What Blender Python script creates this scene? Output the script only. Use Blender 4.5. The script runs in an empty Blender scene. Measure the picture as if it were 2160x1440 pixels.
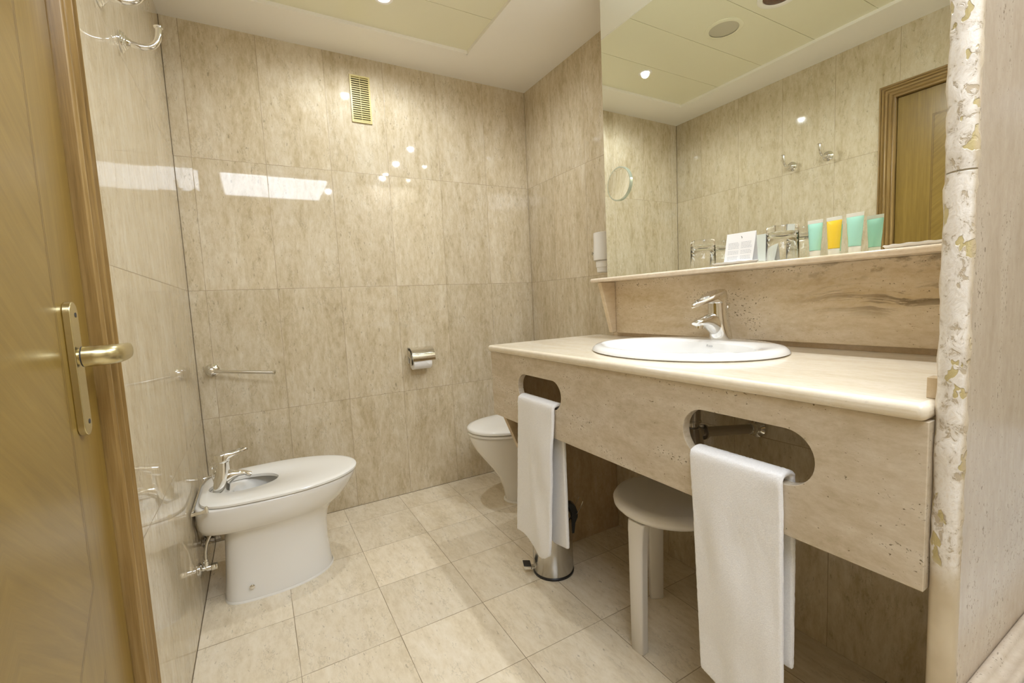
import bpy, bmesh, math, random
from mathutils import Vector, Matrix, noise
random.seed(7)
PI = math.pi
scene = bpy.context.scene
col = scene.collection

# ---------------------------------------------------------------- camera
cam_d = bpy.data.cameras.new('camera'); cam = bpy.data.objects.new('camera', cam_d); col.objects.link(cam)
cam_d.sensor_width = 36.0; cam_d.lens = 950.35 / 2160 * 36; cam_d.clip_start = 0.01
R_ = Vector((0.86765358, -0.49493091, -0.04712389)); U_ = Vector((0.08502679, 0.05433166, 0.99489623)); F_ = Vector((0.48984458, 0.86723207, -0.08922344))
m = Matrix.Identity(4)
for i in range(3):
    m[i][0] = R_[i]; m[i][1] = U_[i]; m[i][2] = -F_[i]
m[0][3], m[1][3], m[2][3] = 0.2563, 0.0, 1.0848
cam.matrix_world = m
scene.camera = cam

# ---------------------------------------------------------------- room numbers (metres)
D = 2.5294      # back wall
W = 1.8575      # right wall beyond the step
H = 2.394       # ceiling
XW = 1.672      # right wall behind the washstand
XM = 1.6306     # mirror plane
YB = -1.15      # wall behind the camera
XR = 3.0        # far end of the bath alcove
DX = -0.015     # door leaf plane
CZ = 0.908      # worktop height

# ---------------------------------------------------------------- world, exposure, lights
w = bpy.data.worlds.new('world'); scene.world = w; w.use_nodes = True
w.node_tree.nodes['Background'].inputs[0].default_value = (0.9, 0.95, 1, 1); w.node_tree.nodes['Background'].inputs[1].default_value = 0.0
scene.view_settings.view_transform = 'Standard'; scene.view_settings.look = 'None'
scene.view_settings.exposure = 0.12; scene.view_settings.gamma = 1; scene.view_settings.use_curve_mapping = False
cy = scene.cycles
cy.max_bounces = 14; cy.diffuse_bounces = 7; cy.glossy_bounces = 8; cy.transmission_bounces = 12; cy.transparent_max_bounces = 12
cy.caustics_reflective = True; cy.blur_glossy = 0.6; cy.caustics_refractive = False; cy.sample_clamp_indirect = 6.0

SPOTS = [(0.852, 2.035, 30), (1.500, 1.30, 26), (1.495, 0.87, 26), (1.495, 0.42, 24), (1.04, -0.26, 34)]
def lamp_spot(x, y, power, z):
    l = bpy.data.lights.new('downlight_beam', 'SPOT'); l.energy = power; l.spot_size = math.radians(172); l.spot_blend = 0.45
    l.shadow_soft_size = 0.022; l.color = (0.90, 0.945, 1.0)
    o = bpy.data.objects.new('downlight_beam', l); o.location = (x, y, z); col.objects.link(o)
    return o

# ---------------------------------------------------------------- node helpers
class NT:
    def __init__(s, name):
        s.m = bpy.data.materials.new(name); s.m.use_nodes = True; s.t = s.m.node_tree; s.t.nodes.clear()
        s.out = s.t.nodes.new('ShaderNodeOutputMaterial'); s.b = s.t.nodes.new('ShaderNodeBsdfPrincipled')
        s.t.links.new(s.b.outputs[0], s.out.inputs[0])
    def n(s, kind, **kw):
        nd = s.t.nodes.new(kind)
        for k, v in kw.items(): setattr(nd, k, v)
        return nd
    def put(s, sock, v):
        if hasattr(v, 'default_value') and not isinstance(v, (int, float, tuple)): s.t.links.new(v, sock)
        else: sock.default_value = v
    def math(s, op, a, b=0.0, c=None):
        nd = s.n('ShaderNodeMath', operation=op); s.put(nd.inputs[0], a); s.put(nd.inputs[1], b)
        if c is not None: s.put(nd.inputs[2], c)
        return nd.outputs[0]
    def pos(s):
        g = s.n('ShaderNodeNewGeometry'); return g.outputs['Position']
    def objc(s):
        return s.n('ShaderNodeTexCoord').outputs['Object']
    def sep(s, v):
        x = s.n('ShaderNodeSeparateXYZ'); s.put(x.inputs[0], v); return x.outputs
    def comb(s, x, y, z):
        c = s.n('ShaderNodeCombineXYZ')
        for i, v in enumerate((x, y, z)): s.put(c.inputs[i], v)
        return c.outputs[0]
    def scale(s, v, sc):
        c = s.n('ShaderNodeVectorMath', operation='MULTIPLY'); s.put(c.inputs[0], v); s.put(c.inputs[1], sc); return c.outputs[0]
    def add(s, a, b):
        c = s.n('ShaderNodeVectorMath', operation='ADD'); s.put(c.inputs[0], a); s.put(c.inputs[1], b); return c.outputs[0]
    def noise(s, vec, sc, det=4, rough=0.55, dist=0.0):
        c = s.n('ShaderNodeTexNoise'); s.put(c.inputs['Vector'], vec); s.put(c.inputs['Scale'], sc); s.put(c.inputs['Detail'], det)
        s.put(c.inputs['Roughness'], rough); s.put(c.inputs['Distortion'], dist); return c.outputs['Fac']
    def voro(s, vec, sc, feature='F1'):
        c = s.n('ShaderNodeTexVoronoi', feature=feature); s.put(c.inputs['Vector'], vec); s.put(c.inputs['Scale'], sc); return c
    def ramp(s, f, stops, interp='LINEAR'):
        c = s.n('ShaderNodeValToRGB'); c.color_ramp.interpolation = interp; e = c.color_ramp.elements
        while len(e) < len(stops): e.new(0.5)
        for i, (p, cl) in enumerate(stops):
            e[i].position = p; e[i].color = tuple(cl) + (1,) if len(cl) == 3 else cl
        s.put(c.inputs[0], f); return c.outputs[0]
    def mapr(s, v, a, b, c=0.0, d=1.0):
        k = s.n('ShaderNodeMapRange'); s.put(k.inputs[0], v)
        for i, q in enumerate((a, b, c, d)): s.put(k.inputs[i + 1], q)
        return k.outputs[0]
    def mix(s, f, a, b, mode='MIX'):
        c = s.n('ShaderNodeMix', data_type='RGBA', blend_type=mode); s.put(c.inputs[0], f)
        s.put(c.inputs[6], a if not (isinstance(a, tuple) and len(a) == 3) else a + (1,)); s.put(c.inputs[7], b if not (isinstance(b, tuple) and len(b) == 3) else b + (1,))
        return c.outputs[2]
    def bump(s, h, st=0.3, dist=0.01, normal=None):
        c = s.n('ShaderNodeBump'); s.put(c.inputs['Height'], h); c.inputs['Strength'].default_value = st; c.inputs['Distance'].default_value = dist
        if normal is not None: s.put(c.inputs['Normal'], normal)
        s.put(s.b.inputs['Normal'], c.outputs[0]); return c.outputs[0]
    def set(s, **kw):
        for k, v in kw.items():
            k = {'color': 'Base Color', 'rough': 'Roughness', 'metal': 'Metallic', 'ior': 'IOR', 'spec': 'Specular IOR Level', 'trans': 'Transmission Weight', 'coat': 'Coat Weight', 'coatr': 'Coat Roughness', 'sss': 'Subsurface Weight', 'emis': 'Emission Strength', 'ecol': 'Emission Color', 'sheen': 'Sheen Weight', 'normal': 'Normal', 'alpha': 'Alpha'}[k]
            if isinstance(v, tuple) and len(v) == 3: v = v + (1,)
            s.put(s.b.inputs[k], v)
        return s

def simple(name, color, rough=0.4, **kw):
    t = NT(name); t.set(color=color, rough=rough, **kw); return t.m

def tile_mat(name, uax, vax, u0, v0, uw, vw, base, dark, light, streak, grout=(0.30, 0.23, 0.14), rough=0.09, gw=0.0011, tilt=0.006, spec=0.5, coat=0.0, contrast=1.0, var=0.035):
    """polished travertine tiles; uax/vax are world axes, streak = axis along which the veins run"""
    t = NT(name); P = t.pos(); s = t.sep(P)
    u = t.math('DIVIDE', t.math('SUBTRACT', s[uax], u0), uw); v = t.math('DIVIDE', t.math('SUBTRACT', s[vax], v0), vw)
    iu = t.math('FLOOR', u); iv = t.math('FLOOR', v); fu = t.math('FRACT', u); fv = t.math('FRACT', v)
    du = t.math('MULTIPLY', t.math('MINIMUM', fu, t.math('SUBTRACT', 1.0, fu)), uw); dv = t.math('MULTIPLY', t.math('MINIMUM', fv, t.math('SUBTRACT', 1.0, fv)), vw)
    edge = t.math('MINIMUM', du, dv)
    wob = t.mapr(t.noise(P, 9.0, 2), 0.3, 0.7, 0.55, 1.3)
    g = t.mapr(edge, t.math('MULTIPLY', wob, gw * 0.5), t.math('MULTIPLY', wob, gw * 1.1), 1.0, 0.0)
    wn = t.n('ShaderNodeTexWhiteNoise', noise_dimensions='3D'); t.put(wn.inputs['Vector'], t.comb(iu, iv, 3.7))
    off = t.scale(wn.outputs['Color'], (37.0, 23.0, 51.0))
    st = [1.0, 1.0, 1.0]; st[streak] = 0.22
    q = t.scale(t.add(P, off), tuple(st))
    warp = t.n('ShaderNodeTexNoise'); t.put(warp.inputs['Vector'], q); warp.inputs['Scale'].default_value = 6; warp.inputs['Detail'].default_value = 3
    q2 = t.add(q, t.scale(warp.outputs['Color'], (0.05, 0.05, 0.05)))
    big = t.noise(q2, 12.0, 5, 0.6)
    q5 = t.scale(t.add(P, off), tuple(0.36 if i == streak else 1.0 for i in range(3)))
    med = t.noise(t.add(q5, t.scale(warp.outputs['Color'], (0.07, 0.07, 0.07))), 52.0, 6, 0.72)
    q3 = t.scale(t.add(P, off), tuple(0.36 if i == streak else 1.0 for i in range(3)))
    rid = t.noise(t.add(q3, t.scale(warp.outputs['Color'], (0.05, 0.05, 0.05))), 38.0, 5, 0.66)
    vein = t.mapr(t.math('ABSOLUTE', t.math('SUBTRACT', rid, 0.5)), 0.0, 0.022, 1.0, 0.0)
    vein = t.math('MULTIPLY', vein, t.mapr(t.noise(q3, 22.0, 3), 0.48, 0.62))
    f = t.math('ADD', t.math('MULTIPLY', big, 0.42), t.math('MULTIPLY', med, 0.58))
    lo, hi = 0.5 - 0.125 / contrast, 0.5 + 0.125 / contrast
    c = t.ramp(f, [(max(0, lo), dark), (0.5, base), (min(1, hi), light)])
    c = t.mix(t.math('MULTIPLY', vein, 0.5), c, tuple(x * 0.6 for x in dark))
    pits = t.noise(q3, 90.0, 3, 0.6); pm = t.mapr(pits, 0.66, 0.71); c = t.mix(t.math('MULTIPLY', pm, 0.5), c, tuple(x * 0.45 for x in dark))
    br = t.mapr(wn.outputs['Value'], 0.0, 1.0, 1.0 - var, 1.0 + var); c = t.mix(1.0, c, t.comb(br, br, br), 'MULTIPLY')
    c = t.mix(g, c, grout)
    t.set(color=c, rough=t.mix(g, (rough, rough, rough), (0.7, 0.7, 0.7)), spec=spec, ior=1.52)
    if coat: t.set(coat=coat, coatr=0.03)
    # every tile sits a touch out of plane
    wn2 = t.n('ShaderNodeTexWhiteNoise', noise_dimensions='3D'); t.put(wn2.inputs['Vector'], t.comb(iu, iv, 9.1))
    gm = t.n('ShaderNodeNewGeometry')
    nn = t.add(gm.outputs['Normal'], t.scale(t.add(wn2.outputs['Color'], (-0.5, -0.5, -0.5)), (tilt, tilt, tilt)))
    nv = t.n('ShaderNodeVectorMath', operation='NORMALIZE'); t.put(nv.inputs[0], nn)
    wav = t.noise(P, 7.0, 1)
    h = t.math('SUBTRACT', t.math('MULTIPLY', wav, 0.25), g)
    t.bump(h, 0.25, 0.0012, nv.outputs[0])
    return t.m

def slab_mat(name, streak, base, dark, light, pit=(0.12, 0.08, 0.035), rough=0.16, pitting=1.0, cracks=False, spec=0.5, band=1.0):
    """cross-cut travertine slab with soft bands and little open pores"""
    t = NT(name); P = t.pos(); s = t.sep(P)
    st = [1.0, 1.0, 1.0]; st[streak] = 0.20
    q = t.scale(P, tuple(st))
    warp = t.n('ShaderNodeTexNoise'); t.put(warp.inputs['Vector'], t.scale(P, (3, 3, 3))); warp.inputs['Scale'].default_value = 1; warp.inputs['Detail'].default_value = 3
    q2 = t.add(q, t.scale(warp.outputs['Color'], (0.05, 0.05, 0.05)))
    q6 = t.scale(P, tuple(0.5 if i == streak else 1.0 for i in range(3)))
    f = t.math('ADD', t.math('MULTIPLY', t.noise(q2, 17.0 * band, 5, 0.6), 0.55), t.math('MULTIPLY', t.noise(t.add(q6, t.scale(warp.outputs['Color'], (0.06, 0.06, 0.06))), 75.0, 6, 0.72), 0.45))
    c = t.ramp(f, [(0.37, dark), (0.5, base), (0.63, light)])
    st2 = [1.0, 1.0, 1.0]; st2[streak] = 0.6
    q3 = t.add(t.scale(P, tuple(st2)), t.scale(warp.outputs['Color'], (0.03, 0.03, 0.03)))
    pores = t.noise(q3, 235.0, 3, 0.6, 0.3); zone = t.mapr(t.noise(q2, 17.0, 3), 0.50, 0.62)
    th = t.math('SUBTRACT', 0.692, t.math('MULTIPLY', zone, 0.085))
    pm = t.mapr(t.math('SUBTRACT', pores, th), 0.0, 0.03)
    pm = t.math('MULTIPLY', pm, pitting)
    if cracks:
        zc = t.mapr(t.math('ABSOLUTE', t.math('SUBTRACT', s[2], t.math('ADD', 1.045, t.math('MULTIPLY', t.math('SUBTRACT', warp.outputs['Fac'], 0.5), 0.12)))), 0.010, 0.045, 1.0, 0.0)
        yc = t.mapr(s[1], 0.45, 0.78, 1.0, 0.0)
        q4 = t.add(t.scale(P, (1, 0.12, 1)), t.scale(warp.outputs['Color'], (0.05, 0.05, 0.07)))
        cr = t.noise(q4, 42.0, 5, 0.7); crm = t.mapr(cr, 0.485, 0.55); crm = t.math('MULTIPLY', crm, t.math('MULTIPLY', zc, yc))
        z2 = t.math('MULTIPLY', t.mapr(s[2], 1.09, 1.125), t.mapr(s[1], 0.9, 0.6)); cr2 = t.math('MULTIPLY', t.mapr(t.noise(q3, 30.0, 4, 0.7), 0.5, 0.6), t.math('MULTIPLY', z2, 0.6))
        crm = t.math('MAXIMUM', crm, cr2)
        c = t.mix(t.math('MULTIPLY', t.math('MULTIPLY', zc, yc), 0.35), c, (0.42, 0.28, 0.11))
        pm = t.math('MAXIMUM', pm, crm)
    c = t.mix(t.math('MULTIPLY', pm, 0.85), c, pit)
    t.set(color=c, rough=rough, spec=spec)
    t.bump(t.math('SUBTRACT', t.math('MULTIPLY', f, 0.1), pm), 0.5, 0.002)
    return t.m

def wood_mat(name, base, dark, light, streak=2, sc=1.0, rough=0.28, panel=False):
    t = NT(name); P = t.pos(); s = t.sep(P)
    def grain(v):
        a = t.noise(t.scale(v, (60, 60, 2.2)), 1.0 * sc, 4, 0.6, 0.3); b = t.noise(t.scale(v, (190, 190, 9)), 1.0 * sc, 3, 0.7)
        return t.math('ADD', t.math('MULTIPLY', a, 0.62), t.math('MULTIPLY', b, 0.38))
    if streak == 1: v0 = t.comb(s[0], s[2], s[1])
    else: v0 = P
    g0 = grain(v0)
    line = None
    if panel:
        # quartered veneer field running on the diagonal, framed by a double inlaid line
        a = math.radians(40); ca, sa = math.cos(a), math.sin(a)
        mid = 0.717
        yy = t.math('ABSOLUTE', t.math('SUBTRACT', s[1], mid))
        up = t.math('ADD', t.math('MULTIPLY', yy, ca), t.math('MULTIPLY', s[2], -sa)); vp = t.math('ADD', t.math('MULTIPLY', yy, sa), t.math('MULTIPLY', s[2], ca))
        g1 = t.math('ADD', t.math('MULTIPLY', t.noise(t.comb(0.0, t.math('MULTIPLY', up, 1.6), t.math('MULTIPLY', vp, 22.0)), 3.0, 5, 0.65, 0.5), 0.75), t.math('MULTIPLY', t.noise(t.comb(0.0, t.math('MULTIPLY', up, 6.0), t.math('MULTIPLY', vp, 200.0)), 1.0, 3, 0.7), 0.25))
        # signed distances: upper field  yy < .257, z < 1.90, z > bottom diagonal ; lower field beneath it
        diag = t.math('ADD', 0.405, t.math('MULTIPLY', yy, 0.95))
        d_side = t.math('SUBTRACT', 0.252, yy)
        d_up = t.math('MINIMUM', d_side, t.math('MINIMUM', t.math('SUBTRACT', 1.912, s[2]), t.math('MULTIPLY', t.math('SUBTRACT', s[2], diag), 0.72)))
        diag2 = t.math('SUBTRACT', diag, 0.155)
        d_lo = t.math('MINIMUM', d_side, t.math('MINIMUM', t.math('SUBTRACT', s[2], 0.14), t.math('MULTIPLY', t.math('SUBTRACT', diag2, s[2]), 0.72)))
        d = t.math('MAXIMUM', d_up, d_lo)
        inside = t.mapr(d, -0.0005, 0.0005)
        g0 = t.math('ADD', t.math('MULTIPLY', g0, t.math('SUBTRACT', 1.0, inside)), t.math('MULTIPLY', g1, inside))
        ad = t.math('ABSOLUTE', d)
        line = t.mapr(t.math('ABSOLUTE', t.math('SUBTRACT', ad, 0.0028)), 0.0008, 0.0016, 1.0, 0.0)
    c = t.ramp(g0, [(0.32, dark), (0.5, base), (0.70, light)])
    if line is not None: c = t.mix(t.math('MULTIPLY', line, 0.8), c, (0.10, 0.05, 0.012))
    t.set(color=c, rough=rough, spec=0.5, coat=0.18, coatr=0.18)
    h = t.math('MULTIPLY', g0, 0.3)
    if line is not None: h = t.math('SUBTRACT', h, line)
    t.bump(h, 0.18, 0.001)
    return t.m

# ---------------------------------------------------------------- materials
TB, TD, TL = (0.575, 0.49, 0.345), (0.465, 0.38, 0.24), (0.66, 0.59, 0.455)
M = {}
M['tile_back'] = tile_mat('travertine tiles back', 0, 2, 0.0672, 0.0, 0.2976, 0.6, TB, TD, TL, 2, rough=0.032, tilt=0.010)
M['tile_left'] = tile_mat('travertine tiles left', 1, 2, 2.304 - 3.0, 0.0, 0.3, 0.6, TB, TD, TL, 2, rough=0.035, tilt=0.006, contrast=0.8)
M['tile_right'] = tile_mat('travertine tiles right', 1, 2, 1.95 - 3.0, 0.0, 0.3, 0.6, TB, TD, TL, 2, rough=0.07, var=0.02)
M['tile_vanity'] = tile_mat('travertine tiles washstand', 1, 2, 0.961 - 3.0, 0.0, 0.3, 0.6, TB, TD, TL, 2, rough=0.09)
M['tile_rear'] = tile_mat('travertine tiles rear', 0, 2, 0.0, 0.0, 0.3, 0.6, TB, TD, TL, 2)
M['floor'] = tile_mat('travertine floor tiles', 0, 1, 0.2856, 2.0287 - 6.068, 0.2998, 0.3034, (0.72, 0.63, 0.475), (0.62, 0.525, 0.37), (0.78, 0.70, 0.56), 1, grout=(0.26, 0.2, 0.12), rough=0.11, gw=0.0013, tilt=0.012, contrast=0.9, var=0.06)
SB, SD, SL = (0.58, 0.495, 0.375), (0.485, 0.40, 0.28), (0.665, 0.59, 0.475)
M['slab_front'] = slab_mat('travertine slab', 1, SB, SD, SL)
M['slab_top'] = slab_mat('travertine worktop', 1, (0.76, 0.68, 0.54), (0.70, 0.61, 0.46), (0.81, 0.74, 0.62), pitting=0.1, rough=0.13)
M['slab_back'] = slab_mat('travertine splashback', 1, (0.60, 0.49, 0.335), (0.50, 0.385, 0.23), (0.68, 0.58, 0.43), cracks=True, rough=0.22)
M['slab_plain'] = slab_mat('honed travertine edge', 0, (0.62, 0.50, 0.34), (0.55, 0.43, 0.28), (0.68, 0.57, 0.42), pitting=0.2)
M['slab_shelf'] = slab_mat('travertine shelf', 1, (0.70, 0.585, 0.44), (0.60, 0.49, 0.34), (0.78, 0.68, 0.55), pitting=0.25)
M['slab_wall'] = slab_mat('travertine partition', 2, (0.60, 0.51, 0.40), (0.54, 0.45, 0.34), (0.66, 0.58, 0.47), rough=0.2, pitting=0.75)
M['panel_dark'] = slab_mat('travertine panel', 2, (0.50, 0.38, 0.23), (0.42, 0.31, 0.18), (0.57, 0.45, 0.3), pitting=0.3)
WB, WD, WL = (0.225, 0.140, 0.026), (0.180, 0.108, 0.018), (0.275, 0.178, 0.040)
M['door'] = wood_mat('varnished oak veneer door', WB, WD, WL, panel=True)
M['frame'] = wood_mat('varnished oak frame', (0.28, 0.172, 0.055), (0.16, 0.092, 0.024), (0.39, 0.26, 0.10), rough=0.3)
M['frame_h'] = wood_mat('varnished oak head frame', (0.28, 0.172, 0.055), (0.16, 0.092, 0.024), (0.39, 0.26, 0.10), streak=1, rough=0.3)
M['ceil'] = simple('ceiling paint', (0.90, 0.875, 0.82), 0.6)
M['ceil_panel'] = simple('cream lacquered metal', (0.82, 0.80, 0.62), 0.32)
M['porcelain'] = simple('white porcelain', (0.80, 0.785, 0.75), 0.06, spec=0.6, coat=0.3, coatr=0.03)
M['basin'] = simple('white vitreous china', (0.84, 0.84, 0.83), 0.05, spec=0.6, coat=0.3, coatr=0.03)
M['lid'] = simple('white seat plastic', (0.80, 0.785, 0.74), 0.14)
M['chrome'] = simple('chrome', (0.80, 0.79, 0.76), 0.06, metal=1.0)
M['steel'] = simple('brushed steel', (0.60, 0.58, 0.54), 0.2, metal=1.0)
M['pipe'] = simple('dull chromed pipe', (0.46, 0.44, 0.42), 0.22, metal=1.0)
M['brass'] = simple('satin brass', (0.66, 0.58, 0.34), 0.27, metal=1.0)
M['black'] = simple('black plastic', (0.012, 0.011, 0.011), 0.35)
M['white_plastic'] = simple('white plastic', (0.78, 0.76, 0.72), 0.25)
M['stool'] = simple('white stool plastic', (0.72, 0.69, 0.64), 0.28)
M['ivory'] = simple('ivory plastic', (0.52, 0.43, 0.15), 0.4)
M['dark_in'] = simple('dark duct', (0.05, 0.04, 0.02), 0.8)
M['paper'] = simple('white paper', (0.84, 0.83, 0.82), 0.6)
M['ink'] = simple('grey ink', (0.35, 0.37, 0.40), 0.6)
M['ink_dark'] = simple('dark ink', (0.03, 0.03, 0.035), 0.5)
M['logo'] = simple('grey glaze print', (0.34, 0.34, 0.35), 0.3)
M['mirror'] = simple('mirror silver', (0.90, 0.925, 0.86), 0.0, metal=1.0)
M['mirror_edge'] = simple('polished glass edge', (0.55, 0.62, 0.52), 0.1, metal=0.6)
M['glass'] = simple('clear glass', (1, 1, 1), 0.0, trans=1.0, ior=1.48)
M['speaker'] = simple('perforated grille', (0.56, 0.53, 0.42), 0.6)
M['unlit'] = simple('unlit lamp glass', (0.10, 0.03, 0.012), 0.12)
M['silicone'] = simple('white silicone', (0.82, 0.80, 0.75), 0.4)
t = NT('lamp glow'); t.set(color=(1, 1, 1), ecol=(0.95, 0.97, 1.0), emis=22.0); M['glow'] = t.m
t = NT('added fill panel glow'); t.set(color=(1, 1, 1), ecol=(0.80, 0.88, 1.0), emis=11.5); M['fill_glow'] = t.m  # emission of the added ceiling light box

t = NT('white terry'); P = t.objc()
nz = t.noise(P, 420.0, 3, 0.7); nl = t.noise(P, 60.0, 3)
t.set(color=t.ramp(nz, [(0.3, (0.80, 0.795, 0.80)), (0.7, (0.92, 0.915, 0.915))]), rough=0.95, sheen=0.3, spec=0.1)
t.bump(t.math('ADD', nz, t.math('MULTIPLY', nl, 0.3)), 0.6, 0.0016); M['terry'] = t.m

t = NT('crusted raw travertine'); P = t.pos(); s = t.sep(P)
q = t.scale(P, (1, 1, 0.75))
n1 = t.noise(q, 75.0, 5, 0.66, 0.5); n2 = t.noise(q, 190.0, 4, 0.65, 0.4); n3 = t.noise(t.scale(P, (1, 1, 0.6)), 34.0, 3, 0.55)
rough_zone = t.mapr(t.math('ADD', s[2], t.math('MULTIPLY', t.noise(q, 20.0, 2), 0.08)), 0.67, 0.72)
resin = t.math('MULTIPLY', t.mapr(n3, 0.61, 0.625), rough_zone)
cavity = t.math('MULTIPLY', t.mapr(n1, 0.43, 0.38), rough_zone)
pits = t.math('MULTIPLY', t.mapr(n2, 0.66, 0.70), rough_zone)
cr = t.ramp(n1, [(0.35, (0.62, 0.55, 0.45)), (0.55, (0.80, 0.76, 0.70)), (0.7, (0.72, 0.65, 0.55))])
sm = t.ramp(t.noise(q, 16.0, 3), [(0.35, (0.50, 0.41, 0.27)), (0.65, (0.62, 0.53, 0.38))])
c = t.mix(rough_zone, sm, cr); c = t.mix(t.math('MULTIPLY', cavity, 0.6), c, (0.42, 0.33, 0.20)); c = t.mix(t.math('MULTIPLY', pits, 0.6), c, (0.30, 0.23, 0.14))
c = t.mix(t.math('MULTIPLY', resin, 0.95), c, (0.52, 0.43, 0.20))
ed = t.mapr(t.math('ABSOLUTE', t.math('SUBTRACT', s[1], 0.2435)), 0.013, 0.0165)
c = t.mix(t.math('MULTIPLY', ed, 0.75), c, (0.56, 0.46, 0.31))
jn = t.mapr(t.math('ABSOLUTE', t.math('SUBTRACT', s[2], 1.232)), 0.0007, 0.0016, 1.0, 0.0); c = t.mix(jn, c, (0.25, 0.2, 0.12))
t.set(color=c, rough=0.32)
hh = t.math('ADD', t.math('MULTIPLY', n1, t.math('MULTIPLY', rough_zone, 0.8)), t.math('MULTIPLY', n2, t.math('MULTIPLY', rough_zone, 0.18)))
hh = t.math('SUBTRACT', hh, t.math('ADD', t.math('MULTIPLY', cavity, 0.4), t.math('ADD', t.math('MULTIPLY', resin, 0.6), jn)))
t.bump(hh, 0.55, 0.0028); M['crust'] = t.m

def gel(name, c):
    t = NT(name); t.set(color=c, rough=0.22, spec=0.5, sss=0.25); t.b.inputs['Subsurface Radius'].default_value = (0.01, 0.01, 0.01); return t.m
M['gel_mint'] = gel('mint gel', (0.40, 0.73, 0.60)); M['gel_green'] = gel('sea green gel', (0.26, 0.62, 0.45)); M['gel_yellow'] = gel('yellow gel', (0.86, 0.61, 0.05))
M['tube_clear'] = gel('milky plastic', (0.80, 0.80, 0.72))

# ---------------------------------------------------------------- mesh helpers
def obj(name, verts, faces, mat, parent=None, smooth=True, bevel=0.0, seg=3, sub=0, angle=35, loc=None):
    me = bpy.data.meshes.new(name); me.from_pydata([tuple(v) for v in verts], [], faces); me.validate()
    bm = bmesh.new(); bm.from_mesh(me); bmesh.ops.recalc_face_normals(bm, faces=bm.faces); bm.to_mesh(me); bm.free()
    if smooth:
        for p in me.polygons: p.use_smooth = True
    me.materials.append(mat)
    o = bpy.data.objects.new(name, me); col.objects.link(o)
    if parent is not None: o.parent = parent
    if bevel:
        b = o.modifiers.new('bevel', 'BEVEL'); b.width = bevel; b.segments = seg; b.limit_method = 'ANGLE'; b.angle_limit = math.radians(40); b.harden_normals = False
    if sub:
        b = o.modifiers.new('sub', 'SUBSURF'); b.levels = sub; b.render_levels = sub
    if smooth and not sub:
        try:
            me.set_sharp_from_angle(angle=math.radians(angle))
        except Exception: pass
    return o

def boxg(x0, x1, y0, y1, z0, z1):
    v = [(x, y, z) for x in (x0, x1) for y in (y0, y1) for z in (z0, z1)]
    f = [(0, 1, 3, 2), (4, 6, 7, 5), (0, 4, 5, 1), (2, 3, 7, 6), (0, 2, 6, 4), (1, 5, 7, 3)]
    return v, f
def box(name, x0, x1, y0, y1, z0, z1, mat, parent=None, bevel=0.0, seg=3):
    v, f = boxg(x0, x1, y0, y1, z0, z1); return obj(name, v, f, mat, parent, smooth=bevel > 0, bevel=bevel, seg=seg)
def join(*parts):
    V, Fc = [], []
    for v, f in parts:
        k = len(V); V += list(v); Fc += [tuple(i + k for i in q) for q in f]
    return V, Fc
def loft(rings, cap0=True, cap1=True, closed=True):
    n = len(rings[0]); V = [p for r in rings for p in r]; Fc = []
    for i in range(len(rings) - 1):
        for j in range(n if closed else n - 1):
            a = i * n + j; b = i * n + (j + 1) % n; Fc.append((a, b, b + n, a + n))
    if cap0: Fc.append(tuple(range(n - 1, -1, -1)))
    if cap1: Fc.append(tuple((len(rings) - 1) * n + j for j in range(n)))
    return V, Fc
def frame_of(d):
    d = Vector(d).normalized(); a = Vector((0, 0, 1)) if abs(d.z) < 0.9 else Vector((1, 0, 0))
    u = d.cross(a).normalized(); return u, d.cross(u).normalized()
def ring(c, u, v, r, n=24, r2=None):
    r2 = r if r2 is None else r2; c = Vector(c)
    return [c + u * (r * math.cos(2 * PI * i / n)) + v * (r2 * math.sin(2 * PI * i / n)) for i in range(n)]
def lathe(p0, d, prof, n=32, cap0=True, cap1=True):
    """prof = [(distance along d, radius)]"""
    u, v = frame_of(d); d = Vector(d).normalized(); p0 = Vector(p0)
    return loft([ring(p0 + d * t, u, v, max(r, 1e-4), n) for t, r in prof], cap0, cap1)
def tube(path, rad, n=16, cap=True, flat=1.0):
    path = [Vector(p) for p in path]; rings = []; u = None
    for i, p in enumerate(path):
        d = (path[min(i + 1, len(path) - 1)] - path[max(i - 1, 0)]).normalized()
        if u is None: u, v = frame_of(d)
        else:
            u = (u - d * u.dot(d)).normalized(); v = d.cross(u)
        r = rad[i] if isinstance(rad, (list, tuple)) else rad
        rings.append(ring(p, u, v, r, n, r * flat))
    return loft(rings, cap, cap)
def bez(p0, p1, p2, p3, n=14):
    p0, p1, p2, p3 = map(Vector, (p0, p1, p2, p3)); o = []
    for i in range(n + 1):
        t = i / n; o.append(p0 * (1 - t) ** 3 + p1 * 3 * t * (1 - t) ** 2 + p2 * 3 * t * t * (1 - t) + p3 * t ** 3)
    return o
def prism(poly, axis, a, b):
    """extrude a 2-D polygon (list of pairs in the other two axes order) from a to b along axis"""
    def P(q, t):
        l = list(q); l.insert(axis, t); return tuple(l)
    n = len(poly); V = [P(q, a) for q in poly] + [P(q, b) for q in poly]
    Fc = [(i, (i + 1) % n, (i + 1) % n + n, i + n) for i in range(n)] + [tuple(range(n - 1, -1, -1)), tuple(range(n, 2 * n))]
    return V, Fc
def thing(name, label, cat, loc=(0, 0, 0), group=None):
    o = bpy.data.objects.new(name, None); col.objects.link(o); o.location = loc; o.empty_display_size = 0.05
    o['label'] = label; o['category'] = cat
    if group: o['group'] = group
    return o
def part(name, geo, mat, parent, **kw):
    """geo in world coordinates; moved into the parent's frame"""
    v, f = geo; L = parent.location.copy(); q = parent.parent
    while q is not None: L += q.location; q = q.parent
    if parent.type == 'MESH': L = Vector(parent.get('_base', (0, 0, 0)))
    o = obj(name, [Vector(p) - L for p in v], f, mat, parent, **kw); o['_base'] = tuple(L); return o
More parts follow.
